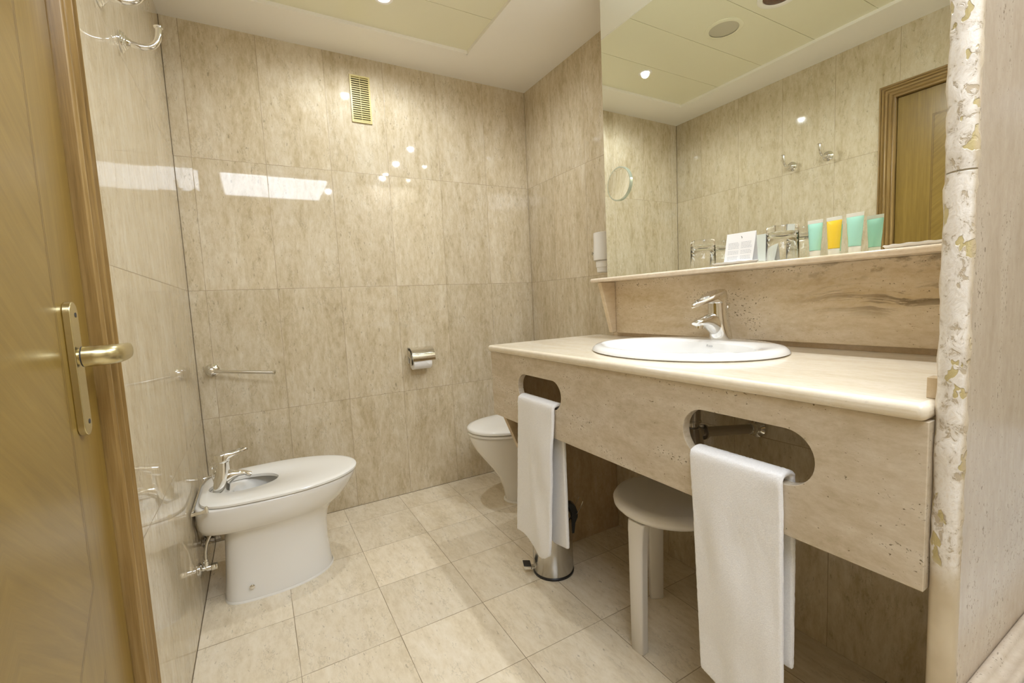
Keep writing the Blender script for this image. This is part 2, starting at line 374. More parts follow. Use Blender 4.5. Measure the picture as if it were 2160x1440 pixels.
def solo(name, geo, mat, label, cat, group=None, base=None, **kw):
    v, f = geo; b = Vector(base) if base else Vector((0, 0, 0))
    o = obj(name, [Vector(p) - b for p in v], f, mat, **kw); o.location = b; o['label'] = label; o['category'] = cat
    if group: o['group'] = group
    o['_base'] = tuple(b); return o
def struct(o): o['kind'] = 'structure'; return o
def text_geo(s, size, origin, xdir, ydir, depth=0.0004):
    cu = bpy.data.curves.new('t', 'FONT'); cu.body = s; cu.size = size; cu.extrude = depth; cu.align_x = 'CENTER'; cu.align_y = 'CENTER'
    o = bpy.data.objects.new('t', cu); me = bpy.data.meshes.new_from_object(o)
    xd, yd = Vector(xdir).normalized(), Vector(ydir).normalized(); zd = xd.cross(yd)
    V = [Vector(origin) + xd * v.co.x + yd * v.co.y + zd * v.co.z for v in me.vertices]; Fc = [tuple(p.vertices) for p in me.polygons]
    bpy.data.objects.remove(o); bpy.data.meshes.remove(me); bpy.data.curves.remove(cu)
    return V, Fc

# ================================================================ THE ROOM
T = 0.10
struct(box('floor', -T, XR + T, YB - T, D + T, -0.1, 0.0, M['floor']))
struct(box('wall_back', 0, W, D, D + T, 0, H + 0.06, M['tile_back']))
# left wall: tiled, with the door opening
DY0, DY1, DZ = 0.318, 1.118, 2.05
g = join(boxg(-T, 0, DY1 + 0.008, D + T, 0, H + 0.06), boxg(-T, 0, YB, DY0 - 0.008, 0, H + 0.06), boxg(-T, 0, DY0 - 0.008, DY1 + 0.008, DZ + 0.008, H + 0.06))
struct(obj('wall_left', *g, M['tile_left'], smooth=False))
struct(box('wall_niche', W, W + T, 1.584, D + T, 0, H + 0.06, M['tile_right']))
struct(box('wall_right', XW, W + T, 0.235, 1.584, 0, H + 0.06, M['tile_vanity']))
struct(box('wall_alcove', XR, XR + T, YB, 0.27, 0, H + 0.06, M['tile_left']))
struct(box('wall_rear', 0, XR, YB - T, YB, 0, H + 0.06, M['tile_rear']))
struct(box('wall_alcove_back', W + T, XR, 0.235, 0.27, 0, H + 0.06, M['slab_wall']))
# ceiling: plaster band round a field of lacquered metal planks that sits a step higher
PX0, PX1, PY0, PY1, ST = 0.262, 1.348, 0.2, 2.272, 0.014
def spot_hole_band(): return join(boxg(-T, PX0, YB, D + T, H, H + 0.06), boxg(PX1, XR + T, YB, D + T, H, H + 0.06), boxg(PX0, PX1, PY1, D + T, H, H + 0.06), boxg(PX0, PX1, YB, PY0, H, H + 0.06))
struct(obj('ceiling', *spot_hole_band(), M['ceil'], smooth=False))
ys = [PY1, 1.972, 1.680, 1.386, 1.100, 0.80, 0.50, PY0]
ps = []
for a, b in zip(ys[:-1], ys[1:]):
    ps.append(boxg(PX0, PX1, b + 0.0012, a - 0.0012, H + ST, H + ST + 0.02))
ps.append(boxg(PX0, PX1, PY0, PY1, H + ST + 0.021, H + 0.06))
po = obj('ceiling_panels', *join(*ps), M['ceil_panel'], smooth=False); struct(po)
# white angle trim round the field
e = 0.012
struct(obj('trim_1', *join(boxg(PX0, PX1, PY1 - e, PY1, H - 0.002, H + ST), boxg(PX0, PX0 + 0.004, PY0, PY1, H - 0.002, H + ST), boxg(PX1 - 0.004, PX1, PY0, PY1, H - 0.002, H + ST)), M['ceil'], smooth=False))

# dark joints where the walls and the floor meet
M['joint'] = simple('dark joint', (0.12, 0.085, 0.045), 0.8)
struct(obj('trim_3', *join(boxg(0, 0.0016, D - 0.0022, D, 0, H), boxg(0.0016, W, D - 0.0016, D, 0, 0.0016), boxg(0, 0.0016, 1.19, D - 0.0022, 0, 0.0016), boxg(W - 0.0005, W, D - 0.0005, D, 0.0016, H)), M['joint'], smooth=False))
# ---- door, set in the left wall
dr = thing('door_1', 'varnished oak veneer door with inlaid lines in the left wall', 'door', (DX, (DY0 + DY1) / 2, 0)); dr['kind'] = 'structure'
part('door_leaf', boxg(DX - 0.04, DX, DY0 + 0.003, DY1 - 0.003, 0.006, DZ - 0.003), M['door'], dr, bevel=0.0015)
hp = (DX, 1.017, 1.0)
def stadium(cy, z0, z1, hw, n=10):
    pts = []
    for i in range(n + 1): a = PI * i / n; pts.append((cy + hw * math.cos(a), z1 - hw + hw * math.sin(a)))
    for i in range(n + 1): a = PI + PI * i / n; pts.append((cy + hw * math.cos(a), z0 + hw + hw * math.sin(a)))
    return pts
bp = part('handle_plate', prism(stadium(1.012, 0.893, 1.118, 0.0185), 0, DX, DX + 0.0105), M['brass'], dr, bevel=0.0012)
bp['label'] = 'long rounded satin brass back plate'
for zz in (1.096, 0.915): part('screw', lathe((DX + 0.0104, 1.018, zz), (1, 0, 0), [(0, 0.0042), (0.0006, 0.0042)], 14), M['ink_dark'], bp)
part('handle_collar', lathe((DX + 0.0105, 1.010, 1.026), (1, 0, 0), [(0, 0.013), (0.004, 0.013)], 28), M['brass'], bp)
part('handle_ring', lathe((DX + 0.0145, 1.010, 1.026), (1, 0, 0), [(0, 0.0172), (0.0022, 0.0172)], 32), M['ink_dark'], bp)
# lever: round neck that flattens and turns towards the latch side
rings = []
path = [(-0.0, 0, 0.0175, 0.0175), (0.012, 0, 0.0175, 0.0175), (0.022, 0.001, 0.0172, 0.0172), (0.030, 0.006, 0.0165, 0.0168), (0.037, 0.016, 0.0135, 0.0166), (0.041, 0.030, 0.0085, 0.0165), (0.042, 0.055, 0.0065, 0.016), (0.041, 0.085, 0.006, 0.0155), (0.040, 0.105, 0.0055, 0.014), (0.040, 0.112, 0.003, 0.010)]
pts = [Vector((DX + 0.0165 + a, 1.010 + b, 1.026)) for a, b, _, _ in path]
for i, p in enumerate(pts):
    d = (pts[min(i + 1, len(pts) - 1)] - pts[max(i - 1, 0)]).normalized(); v = Vector((0, 0, 1)); u = v.cross(d)
    rings.append(ring(p, u, v, path[i][2], 24, path[i][3]))
lv = part('handle', loft(rings), M['brass'], bp); lv['label'] = 'stubby satin brass lever handle'
# moulded oak architrave with rounded reeds
def arch_prof(n=4):
    # (distance from opening, height out from wall)
    pr = [(0.0, -0.03), (0.0, 0.003)]
    for a, b, hgt in ((0.0, 0.012, 0.006), (0.014, 0.030, 0.012), (0.032, 0.046, 0.009), (0.048, 0.060, 0.012), (0.061, 0.073, 0.007)):
        for i in range(n + 1):
            t_ = i / n; pr.append((a + (b - a) * t_, 0.003 + (hgt) * math.sin(PI * t_) ** 0.7 if 0 < i < n else 0.003))
    pr.append((0.073, 0.0)); pr.append((0.073, -0.03)) if False else None
    return pr
AP = arch_prof()
def arch_geo():
    # swept round the opening with mitred corners: bottom right, top right, top left, bottom left
    rings = []
    for (yy, zz, sy, sz) in ((DY1, 0.0, 1, 0), (DY1, DZ, 1, 1), (DY0, DZ, -1, 1), (DY0, 0.0, -1, 0)):
        rings.append([(h if h > -0.02 else -T, yy + sy * d, zz + sz * d) for d, h in AP])
    return loft(rings, closed=False, cap0=False, cap1=False)
V_, F_g = arch_geo()
nP = len(AP)
af = obj('door_frame', [Vector(v) - Vector(dr.location) for v in V_], F_g, M['frame'], dr, angle=60)
af.data.materials.append(M['frame_h'])
for p in af.data.polygons:
    vs = [V_[i] for i in p.vertices]
    if min(v[2] for v in vs) > 1.9: p.material_index = 1
jb = part('door_rebate', join(boxg(-T, -0.0405 + DX, DY1 - 0.006, DY1 + 0.0, 0, DZ), boxg(-T, -0.0405 + DX, DY0, DY0 + 0.006, 0, DZ), boxg(-T - 0.005, -T + 0.01, DY0, DY1, 0, DZ)), M['frame'], dr, smooth=False)

# ================================================================ CEILING FITTINGS
def downlight(x, y, power, z, label, lit=True):
    t_ = thing('downlight', label, 'ceiling light', (x, y, z), 'recessed ceiling spotlights')
    part('bezel', lathe((x, y, z), (0, 0, -1), [(0.0, 0.024), (0.0, 0.040), (0.003, 0.040), (0.0045, 0.037), (0.003, 0.027), (0.0, 0.0245)], 40, False, False), M['ceil'], t_)
    part('lamp', lathe((x, y, z - 0.0005), (0, 0, -1), [(0, 0.0235), (0.0012, 0.0235), (0.002, 0.018)], 32), M['glow'], t_)
    lamp_spot(x, y, power, z - 0.006).name = 'downlight_beam'
    return t_
zp = H + ST
downlight(*SPOTS[0], zp, 'lit recessed spotlight in the cream ceiling planks near the back wall')
names = ['lit recessed spotlight over the far end of the washstand shelf', 'lit recessed spotlight above the middle of the mirror', 'lit recessed spotlight above the mirror beside the stone pillar']
for s_, nm in zip(SPOTS[1:4], names): downlight(*s_, H, nm)
downlight(*SPOTS[4], H, 'lit recessed spotlight in the ceiling band behind the bath end')
ul = thing('unlit_downlight', 'dark unlit round ceiling lamp reflected at the top of the mirror', 'ceiling light', (0.815, 1.262, zp))
part('bezel', lathe((0.815, 1.262, zp), (0, 0, -1), [(0.0, 0.066), (0.0, 0.088), (0.004, 0.087), (0.006, 0.078), (0.004, 0.066), (0.0, 0.064)], 48, False, False), M['ceil'], ul)
part('lamp', lathe((0.815, 1.262, zp - 0.0005), (0, 0, -1), [(0, 0.064), (0.003, 0.05), (0.004, 0.02)], 40), M['unlit'], ul)
sp = thing('ceiling_speaker', 'round cream loudspeaker grille in the ceiling planks, seen in the mirror', 'speaker', (0.82, 1.535, zp))
part('rim', lathe((0.82, 1.535, zp), (0, 0, -1), [(0.0, 0.068), (0.0, 0.090), (0.003, 0.090), (0.005, 0.084), (0.005, 0.070)], 48, False, False), M['ceil_panel'], sp)
part('grille', lathe((0.82, 1.535, zp - 0.001), (0, 0, -1), [(0, 0.0705), (0.002, 0.070), (0.0045, 0.05), (0.005, 0.01)], 48), M['speaker'], sp)
# added light box standing in for flash bounced off the ceiling; gives fill and glare
fl = thing('added_fill_panel', 'added fill light panel on the ceiling, unseen behind the camera', 'ceiling light', (0.53, -0.23, H))
part('base', boxg(0.06, 1.00, -0.62, 0.16, H - 0.012, H), M['white_plastic'], fl, bevel=0.003)
part('shade', boxg(0.08, 0.98, -0.60, 0.14, H - 0.04, H - 0.012), M['fill_glow'], fl, bevel=0.01)  # glowing face of the added light box

# ================================================================ WASHSTAND
CX0, CY0, CY1 = 1.082, 0.2612, 1.672
def hole_poly(n=14):
    pass
# apron: slab with two stadium slots
AX0, AX1, AZ0, AZ1 = 1.092, 1.115, 0.620, CZ - 0.027
def slab_with_slots():
    slots = [(1.176, 1.449, 0.7165, 0.8155), (0.414, 0.697, 0.7185, 0.8265)]
    bm = bmesh.new()
    def loop(pts): 
        vs = [bm.verts.new((AX0, y, z)) for y, z in pts]
        return [bm.edges.new((vs[i], vs[(i + 1) % len(vs)])) for i in range(len(vs))]
    ed = loop([(CY0, AZ0), (CY1 - 0.012, AZ0), (CY1 - 0.012, AZ1), (CY0, AZ1)])
    for (ya, yb, za, zb) in slots:
        r = (zb - za) / 2; zc = (za + zb) / 2; pts = []
        for i in range(17): a = -PI / 2 + PI * i / 16; pts.append((yb - r + r * math.cos(a), zc + r * math.sin(a)))
        for i in range(17): a = PI / 2 + PI * i / 16; pts.append((ya + r + r * math.cos(a), zc + r * math.sin(a)))
        ed += loop(pts)
    bmesh.ops.triangle_fill(bm, use_beauty=True, edges=ed)
    r = bmesh.ops.extrude_face_region(bm, geom=bm.faces[:])
    bmesh.ops.translate(bm, verts=[v for v in r['geom'] if isinstance(v, bmesh.types.BMVert)], vec=(AX1 - AX0, 0, 0))
    bm.normal_update()
    V = [v.co.copy() for v in bm.verts]; Fc = [tuple(v.index for v in f.verts) for f in bm.faces]; bm.verts.index_update()
    Fc = [tuple(v.index for v in f.verts) for f in bm.faces]; bm.free(); return V, Fc
vt = thing('washstand', 'long travertine washstand with a deep apron and two towel slots', 'washstand', (1.38, 0.98, CZ))
ap = part('apron', slab_with_slots(), M['slab_front'], vt, smooth=False, bevel=0.0012, seg=2); ap['label'] = 'pitted travertine apron with two rounded slots'
def top_geo():
    # bullnosed slab with an oval cut for the basin
    bm = bmesh.new()
    def loop(pts):
        vs = [bm.verts.new((x, y, CZ)) for x, y in pts]; return [bm.edges.new((vs[i], vs[(i + 1) % len(vs)])) for i in range(len(vs))]
    ed = loop([(CX0, CY0), (XW - 0.001, CY0), (XW - 0.001, CY1), (CX0, CY1)])
    ed += loop([(1.385 + 0.20 * math.cos(2 * PI * i / 48), 0.975 + 0.26 * math.sin(2 * PI * i / 48)) for i in range(48)])
    bmesh.ops.triangle_fill(bm, use_beauty=True, edges=ed)
    r = bmesh.ops.extrude_face_region(bm, geom=bm.faces[:])
    bmesh.ops.translate(bm, verts=[v for v in r['geom'] if isinstance(v, bmesh.types.BMVert)], vec=(0, 0, -0.027))
    bm.verts.index_update(); V = [v.co.copy() for v in bm.verts]; Fc = [tuple(v.index for v in f.verts) for f in bm.faces]; bm.free(); return V, Fc
wt = part('worktop', top_geo(), M['slab_top'], vt, bevel=0.011, seg=5); wt['label'] = 'polished cream travertine worktop with rounded edge'
# upstand end block beside the pillar and the thin plinth behind
part('end_block', boxg(1.135, 1.159, CY0, CY0 + 0.018, CZ, CZ + 0.032), M['slab_plain'], vt, bevel=0.001)
part('back_strip', boxg(XW - 0.012, XW - 0.001, CY0, 1.545, CZ, CZ + 0.017), M['slab_plain'], vt, smooth=False)
# support panel with a slanting front edge under the far end
pg = [(1.094, 0.6195), (1.345, 0.0), (XW - 0.001, 0.0), (XW - 0.001, CZ - 0.0275), (1.1155, CZ - 0.0275), (1.1155, 0.6195)]
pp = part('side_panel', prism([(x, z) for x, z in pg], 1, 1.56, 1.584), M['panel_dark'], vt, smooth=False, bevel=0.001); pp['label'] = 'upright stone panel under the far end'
# splashback, bracket and shelf
BX0 = 1.637
sb = solo('splashback', boxg(BX0, XW - 0.0005, CY0, 1.523, CZ + 0.0172, 1.1475), M['slab_back'], 'travertine splashback slab behind the basin, cracked at its right end', 'splashback', smooth=False, bevel=0.001)
sh = thing('shelf', 'rounded travertine shelf under the mirror holding glasses and toiletry tubes', 'shelf', (1.59, 0.9, 1.147))
part('shelf_board', boxg(1.530, XW - 0.0005, CY0, 1.545, 1.1478, 1.1638), M['slab_shelf'], sh, bevel=0.0065, seg=4)
part('bracket', prism([(1.553, 1.1475), (1.613, CZ + 0.0175), (BX0 - 0.0005, CZ + 0.0175), (BX0 - 0.0005, 1.1475)], 1, 1.500, 1.523), M['slab_plain'], sh, bevel=0.004)
# mirror
mt = thing('wall_mirror', 'large frameless wall mirror above the travertine shelf', 'mirror', (XM, 0.9, 1.165))
part('mirror_glass', boxg(XM, XM + 0.0055, CY0, 1.543, 1.1642, H - 0.002), M['mirror'], mt, smooth=False)
part('backing', boxg(XM + 0.0058, XW - 0.0005, CY0, 1.538, 1.1642, H - 0.002), M['mirror_edge'], mt, smooth=False)
part('clip', boxg(XM - 0.0012, XM - 0.0001, 1.537, 1.5445, 1.215, 1.222), M['chrome'], mt, smooth=False)
# round magnifying mirror stuck on the glass
mm = thing('magnifying_mirror', 'small round magnifying mirror fixed on the left edge of the big mirror', 'mirror', (XM, 1.452, 1.552))
part('glass_rim', lathe((XM - 0.0003, 1.452, 1.552), (-1, 0, 0), [(0, 0.069), (0.006, 0.069), (0.0072, 0.0675), (0.0072, 0.0645), (0.004, 0.0640)], 64, False, False), M['mirror_edge'], mm)
part('concave_glass', lathe((XM - 0.0003, 1.452, 1.552), (-1, 0, 0), [(0.0068 - 0.0035 * (1 - (k / 10) ** 2), 0.0641 * k / 10) for k in range(10, -1, -1)], 64, False, True), M['mirror'], mm)

# ---- basin
bs = thing('wash_basin', 'white oval inset basin in the travertine worktop', 'basin', (1.40, 0.975, CZ))
bc = Vector((1.397, 0.955, 0)); A_, B_ = 0.305, 0.246
def ell(a, b, z, dx=0.0, n=72): return [(bc.x + dx + b * math.cos(2 * PI * i / n), bc.y + a * math.sin(2 * PI * i / n), z) for i in range(n)]
rg = [ell(A_ - 0.03, B_ - 0.03, CZ - 0.004), ell(A_ - 0.006, B_ - 0.006, CZ + 0.0005), ell(A_, B_, CZ + 0.004), ell(A_ - 0.003, B_ - 0.003, CZ + 0.011), ell(A_ - 0.012, B_ - 0.012, CZ + 0.018), ell(A_ - 0.03, B_ - 0.028, CZ + 0.021),
      ell(A_ - 0.045, B_ - 0.075, CZ + 0.020, -0.037), ell(A_ - 0.056, B_ - 0.086, CZ + 0.014, -0.041), ell(A_ - 0.066, B_ - 0.092, CZ - 0.004, -0.04), ell(A_ - 0.09, B_ - 0.10, CZ - 0.06, -0.03), ell(A_ - 0.15, B_ - 0.14, CZ - 0.115, -0.03), ell(0.05, 0.045, CZ - 0.135, -0.03), ell(0.02, 0.02, CZ - 0.138, -0.03)]
part('bowl', loft(rg, False, True), M['basin'], bs)
rg = [ell(A_ - 0.05, B_ - 0.055, CZ - 0.003), ell(A_ - 0.085, B_ - 0.09, CZ - 0.065, -0.03), ell(A_ - 0.14, B_ - 0.13, CZ - 0.125, -0.03), ell(0.05, 0.045, CZ - 0.148, -0.03)]
part('bowl_underside', loft(rg, False, True), M['basin'], bs)
part('logo', text_geo('Roca', 0.011, (1.5085, 0.936, CZ + 0.005), (0, -1, 0), (0.25, 0, 1), 0.0004), M['logo'], bs, smooth=False)
# ---- basin mixer
def mixer(base, fwd, label, s=1.0, lever_up=0.0, spray=False, sv=1.0):
    """single lever mixer; base point, horizontal forward direction"""
    f = Vector(fwd).normalized(); side = Vector((0, 0, 1)).cross(f); up = Vector((0, 0, 1)); b = Vector(base)
    t_ = thing('mixer_tap', label, 'tap', b)
    def P(a, h, w_=0.0): return b + f * (a * s) + up * (h * s * sv) + side * (w_ * s)
    def sec(a, h, la, lw, tilt=0.0, n=28):
        c = P(a, h); fu = (f * math.cos(tilt) + up * math.sin(tilt)); return [c + fu * (la * s * math.cos(2 * PI * i / n)) + side * (lw * s * math.sin(2 * PI * i / n)) for i in range(n)]
    # body leaning back to front
    body = [sec(0, 0, 0.0300, 0.0270), sec(0.001, 0.003, 0.0300, 0.0270), sec(0.004, 0.02, 0.0295, 0.0262), sec(0.009, 0.045, 0.0285, 0.0252), sec(0.0125, 0.066, 0.0250, 0.0242), sec(0.0145, 0.08, 0.0230, 0.0232), sec(0.016, 0.098, 0.0225, 0.0228)]
    bo = part('tap_body', loft(body), M['chrome'], t_)
    # spout: sweeps forward out of the body
    sp_ = []
    for (a, h, la, lw, tl) in ((0.010, 0.036, 0.035, 0.0215, PI / 2), (0.030, 0.045, 0.0285, 0.0208, PI / 2 + 0.2), (0.048, 0.051, 0.0205, 0.0192, PI / 2 + 0.15), (0.066, 0.052, 0.0130, 0.0170, PI / 2 - 0.05), (0.082, 0.050, 0.0100, 0.0155, PI / 2 - 0.15), (0.091, 0.048, 0.0075, 0.013, PI / 2 - 0.2), (0.096, 0.047, 0.004, 0.009, PI / 2 - 0.2)): sp_.append(sec(a, h, la, lw, tl))
    so = part('spout', loft(sp_), M['chrome'], t_)
    if spray:
        d = (f * 0.8 - up * 0.45).normalized(); part('spray_nozzle', lathe(P(0.088, 0.048), d, [(-0.01 * s, 0.009 * s), (0.006 * s, 0.0105 * s), (0.02 * s, 0.0105 * s), (0.022 * s, 0.008 * s)], 24), M['chrome'], so)
    else:
        part('aerator', lathe(P(0.078, 0.044), -up + f * 0.1, [(0, 0.0105 * s), (0.010 * s, 0.0105 * s)], 24), M['chrome'], so)
    # cartridge ring and loop lever
    part('collar', lathe(P(0.016, 0.098), up + f * 0.0, [(0, 0.0225 * s), (0.003 * s, 0.0245 * s), (0.009 * s, 0.0245 * s)], 30), M['chrome'], t_)
    tl = -0.30 + lever_up
    fu = (f * math.cos(tl) + up * math.sin(tl)); nu = (up * math.cos(tl) - f * math.sin(tl)); c0 = P(0.015, 0.1075 + 0.005)
    n = 48; outer, inner = [], []
    for i in range(n):
        a = 2 * PI * i / n; x = math.cos(a); y = math.sin(a)
        L = 0.092 if x > 0 else 0.0255; wv = 0.0262 * (1 - (0.42 * max(0, x) ** 1.5))
        outer.append((x * L, y * wv))
        xi = 0.052 + 0.027 * x; inner.append((xi, y * 0.0118))
    def Q(a, w_, h): return c0 + fu * (a * s) + side * (w_ * s) + nu * (h * s)
    r1 = [Q(a, w_, -0.009 if a < 0.022 else 0.003) for a, w_ in outer]; r2 = [Q(a, w_, 0.012 if a < 0.03 else 0.009) for a, w_ in outer]; r25 = [Q(a * 0.96 + 0.001, w_ * 0.9, 0.016 if a < 0.03 else 0.012) for a, w_ in outer]
    r3 = [Q(a, w_, 0.013) for a, w_ in inner]; r4 = [Q(a, w_, 0.003) for a, w_ in inner]
    V, Fc = loft([r1, r2, r25, r3, r4, r1], False, False)
    part('lever', (V, Fc), M['chrome'], t_, angle=50)
    # lift rod for the plug
    rod = [P(-0.020, 0.035), P(-0.024, 0.06), P(-0.022, 0.082)]
    part('plug_knob', join(tube(rod, 0.0022 * s, 10), lathe(P(-0.022, 0.080), up, [(0, 0.003 * s), (0.003 * s, 0.0068 * s), (0.009 * s, 0.0078 * s), (0.013 * s, 0.005 * s), (0.0145 * s, 0.001 * s)], 20)), M['chrome'], t_)
    return t_
mixer((1.578, 0.943, CZ + 0.0200), (-1, 0.10, 0), 'chrome single lever mixer tap with loop handle on the white oval basin', 1.22)

# ---- bottle trap below the basin
tr = thing('bottle_trap', 'chromed bottle trap and waste pipe under the basin, seen through the slot', 'pipe', (1.37, 0.895, CZ - 0.13))
tx, ty = 1.372, 0.893
part('tailpiece', lathe((tx, ty, CZ - 0.149), (0, 0, -1), [(0, 0.022), (0.055, 0.022), (0.056, 0.024), (0.061, 0.024), (0.062, 0.017), (0.09, 0.016)], 32), M['pipe'], tr)
part('trap_bottle', lathe((tx, ty, 0.685), (0, 0, -1), [(0, 0.018), (0.004, 0.024), (0.02, 0.027), (0.075, 0.033), (0.088, 0.034), (0.096, 0.028), (0.10, 0.018)], 36), M['pipe'], tr)
e0 = Vector((tx + 0.018, ty - 0.003, 0.663)); e1 = Vector((XW - 0.004, 0.874, 0.628)); dd = (e1 - e0).normalized()
part('waste_pipe', join(tube([e0, e0.lerp(e1, 0.5), e1], 0.0155, 24), lathe(e0 + dd * 0.018, dd, [(0, 0.019), (0.002, 0.0235), (0.010, 0.0235), (0.012, 0.018)], 28)), M['pipe'], tr)
part('wall_flange', lathe(e1 - dd * 0.045, dd, [(0, 0.017), (0.004, 0.0195), (0.022, 0.0195), (0.026, 0.017), (0.036, 0.017), (0.042, 0.028), (0.045, 0.028)], 30), M['chrome'], tr)
vg = thing('angle_valve', 'small chromed shut-off valve on the wall under the basin', 'valve', (XW, 1.03, 0.72))
part('valve_body', join(lathe((XW - 0.0005, 1.0, 0.745), (-1, 0, 0), [(0, 0.022), (0.004, 0.022), (0.006, 0.011), (0.05, 0.011)], 24), lathe((XW - 0.035, 1.0, 0.745), (0, 0, 1), [(0, 0.008), (0.07, 0.007)], 16)), M['chrome'], vg)
part('valve_handle', lathe((XW - 0.0505, 1.0, 0.745), (-1, 0, 0), [(0, 0.013), (0.018, 0.014)], 8), M['pipe'], vg)

# ================================================================ STONE PARTITION AND BATH
pt = struct(box('wall_partition', 1.113, W + T, 0.2266, 0.2604, 0, H, M['slab_wall']))
def nose():
    rings = []; n = 18; zs_ = [i * 0.012 for i in range(int(H / 0.012) + 1)] + [H]
    for z in zs_:
        r = []
        for i in range(n + 1):
            a = PI / 2 + PI * i / n
            amp = 0.0 if z < 0.66 else 0.0026
            k = noise.fractal(Vector((math.cos(a) * 0.5, math.sin(a) * 0.6 + 3, z * 34)), 0.9, 2.0, 3) * amp
            if abs(z - 1.232) < 0.01: k -= 0.0015
            rr = 0.0172 + k
            r.append((1.1135 + rr * math.cos(a) * 0.75, 0.2435 + rr * math.sin(a), z))
        rings.append(r)
    return loft(rings, False, False, closed=False)
no = struct(obj('trim_2', *nose(), M['crust'], angle=180))
# bath: panelled stone surround with an enamel tub
bt = thing('bathtub', 'white enamel bathtub in a travertine surround beside the pillar', 'bathtub', (2.0, -0.15, 0))
BY1 = 0.2264
def profile_strip():
    # moulding along the partition foot and the ledge: (y,z)
    pr = [(0.2264 - (0.2348 - y) , z + (0.02 if z > 0.1 else 0)) for y, z in [(0.2348, 0.0), (0.2348, 0.448), (0.2325, 0.4515), (0.227, 0.4535), (0.2225, 0.4525), (0.220, 0.448), (0.2165, 0.444), (0.209, 0.4435), (0.2045, 0.4465), (0.200, 0.4485), (0.196, 0.447), (0.194, 0.443), (0.194, 0.0)]]
    return prism(pr, 0, 1.12, XR)
part('stone_ledge', profile_strip(), M['slab_wall'], bt, angle=50)
part('front_panel', boxg(1.12, 1.15, -0.56, 0.1854, 0, 0.458), M['slab_wall'], bt, bevel=0.004)
def tub():
    n = 40; rings = []
    def rr(x0, x1, y0, y1, r, z):
        pts = []
        for cx_, cy_, a0 in ((x1 - r, y1 - r, 0), (x0 + r, y1 - r, PI / 2), (x0 + r, y0 + r, PI), (x1 - r, y0 + r, 3 * PI / 2)):
            for i in range(11): a = a0 + PI / 2 * i / 10; pts.append((cx_ + r * math.cos(a), cy_ + r * math.sin(a), z))
        return pts
    X0, X1, Y0, Y1 = 1.152, XR - 0.002, -0.56, 0.1852
    rings = [rr(X0, X1, Y0, Y1, 0.012, 0.38), rr(X0, X1, Y0, Y1, 0.012, 0.460), rr(X0 + .004, X1 - .004, Y0 + .004, Y1 - .004, 0.012, 0.467), rr(X0 + 0.05, X1 - 0.05, Y0 + 0.05, Y1 - 0.05, 0.09, 0.466), rr(X0 + 0.06, X1 - 0.06, Y0 + 0.058, Y1 - 0.058, 0.10, 0.458), rr(X0 + 0.10, X1 - 0.12, Y0 + 0.08, Y1 - 0.08, 0.12, 0.25), rr(X0 + 0.16, X1 - 0.25, Y0 + 0.12, Y1 - 0.12, 0.12, 0.08), rr(X0 + 0.24, X1 - 0.35, Y0 + 0.2, Y1 - 0.2, 0.1, 0.06)]
    return loft(rings, False, True)
part('tub', tub(), M['basin'], bt, angle=50)

# ================================================================ BIDET AND TOILET
def dshape(xb, xt, hw, z, cyy, sgn=1, n=64, bw=0.93, sq=5.0):
    """plan outline: squared at the wall end xb, elliptical at the tip xt"""
    L = abs(xt - xb); xc = 0.42 * L; o = []
    for i in range(n):
        a = 2 * PI * i / n; c, s_ = math.cos(a), math.sin(a)
        if c >= 0:
            x = xc + (L - xc) * abs(c) ** 0.95; y = hw * (abs(s_) ** 0.95) * (1 if s_ >= 0 else -1)
        else:
            k = 2 / sq; x = xc - xc * abs(c) ** k; yy = abs(s_) ** k; t_ = abs(c) ** k
            y = hw * yy * (1 if s_ >= 0 else -1) * (1 - (1 - bw) * (t_ ** 1.5))
        o.append((xb + sgn * x, cyy + y, z))
    return o
def fixture(secs, cyy, sgn, inner=None):
    rings = [dshape(a, b, hw, z, cyy, sgn, **kw) for (z, a, b, hw, kw) in secs]
    return rings
# ---- bidet against the left wall
BYc = 2.058
bd = thing('bidet', 'white floor standing bidet with a cut-out lid beside the left wall', 'bidet', (0.28, BYc, 0))
S = [(0.0, .066, .462, .146, {}), (0.03, .068, .458, .142, {}), (0.12, .075, .450, .136, {}), (0.20, .080, .452, .136, {}), (0.245, .083, .462, .142, {}), (0.272, .085, .480, .152, {}), (0.286, .070, .497, .163, {}), (0.292, .02, .508, .172, {}), (0.296, .010, .514, .176, {}), (0.315, .004, .533, .188, {}), (0.345, .002, .558, .199, {}), (0.375, .002, .576, .206, {}), (0.392, .002, .583, .209, {}), (0.398, .004, .582, .208, {}), (0.400, .012, .574, .200, {})]
rg = fixture(S, BYc, 1)
def oval(cx_, cyy, a, b, z, n=64): return [(cx_ + a * math.cos(2 * PI * i / n), cyy + b * math.sin(2 * PI * i / n), z) for i in range(n)]
rg += [oval(.295, BYc, .178, .135, .400), oval(.295, BYc, .170, .125, .390), oval(.295, BYc, .160, .11, .34), oval(.29, BYc, .12, .08, .27), oval(.29, BYc, .03, .03, .25)]
bo = part('bowl', loft(rg, True, True), M['porcelain'], bd, angle=70); bo['label'] = 'grey shaded porcelain bowl and pedestal'
lo = [dshape(.020, .590, .212, z, BYc, 1, bw=0.92) for z in (0.4035, 0.411)]
lo0 = dshape(.028, .582, .205, 0.4025, BYc, 1, bw=0.92); lo2 = dshape(.026, .584, .206, 0.415, BYc, 1, bw=0.92); lo3 = dshape(.04, .57, .195, 0.4165, BYc, 1, bw=0.92)
hi = [oval(.164, BYc, .124, .090, .4165), oval(.164, BYc, .120, .086, .4145), oval(.164, BYc, .120, .086, .4035)]
V, Fc = loft([lo0, lo[0], lo[1], lo2, lo3, hi[0], hi[1], hi[2], lo0], False, False)
part('lid', (V, Fc), M['lid'], bd, angle=50)
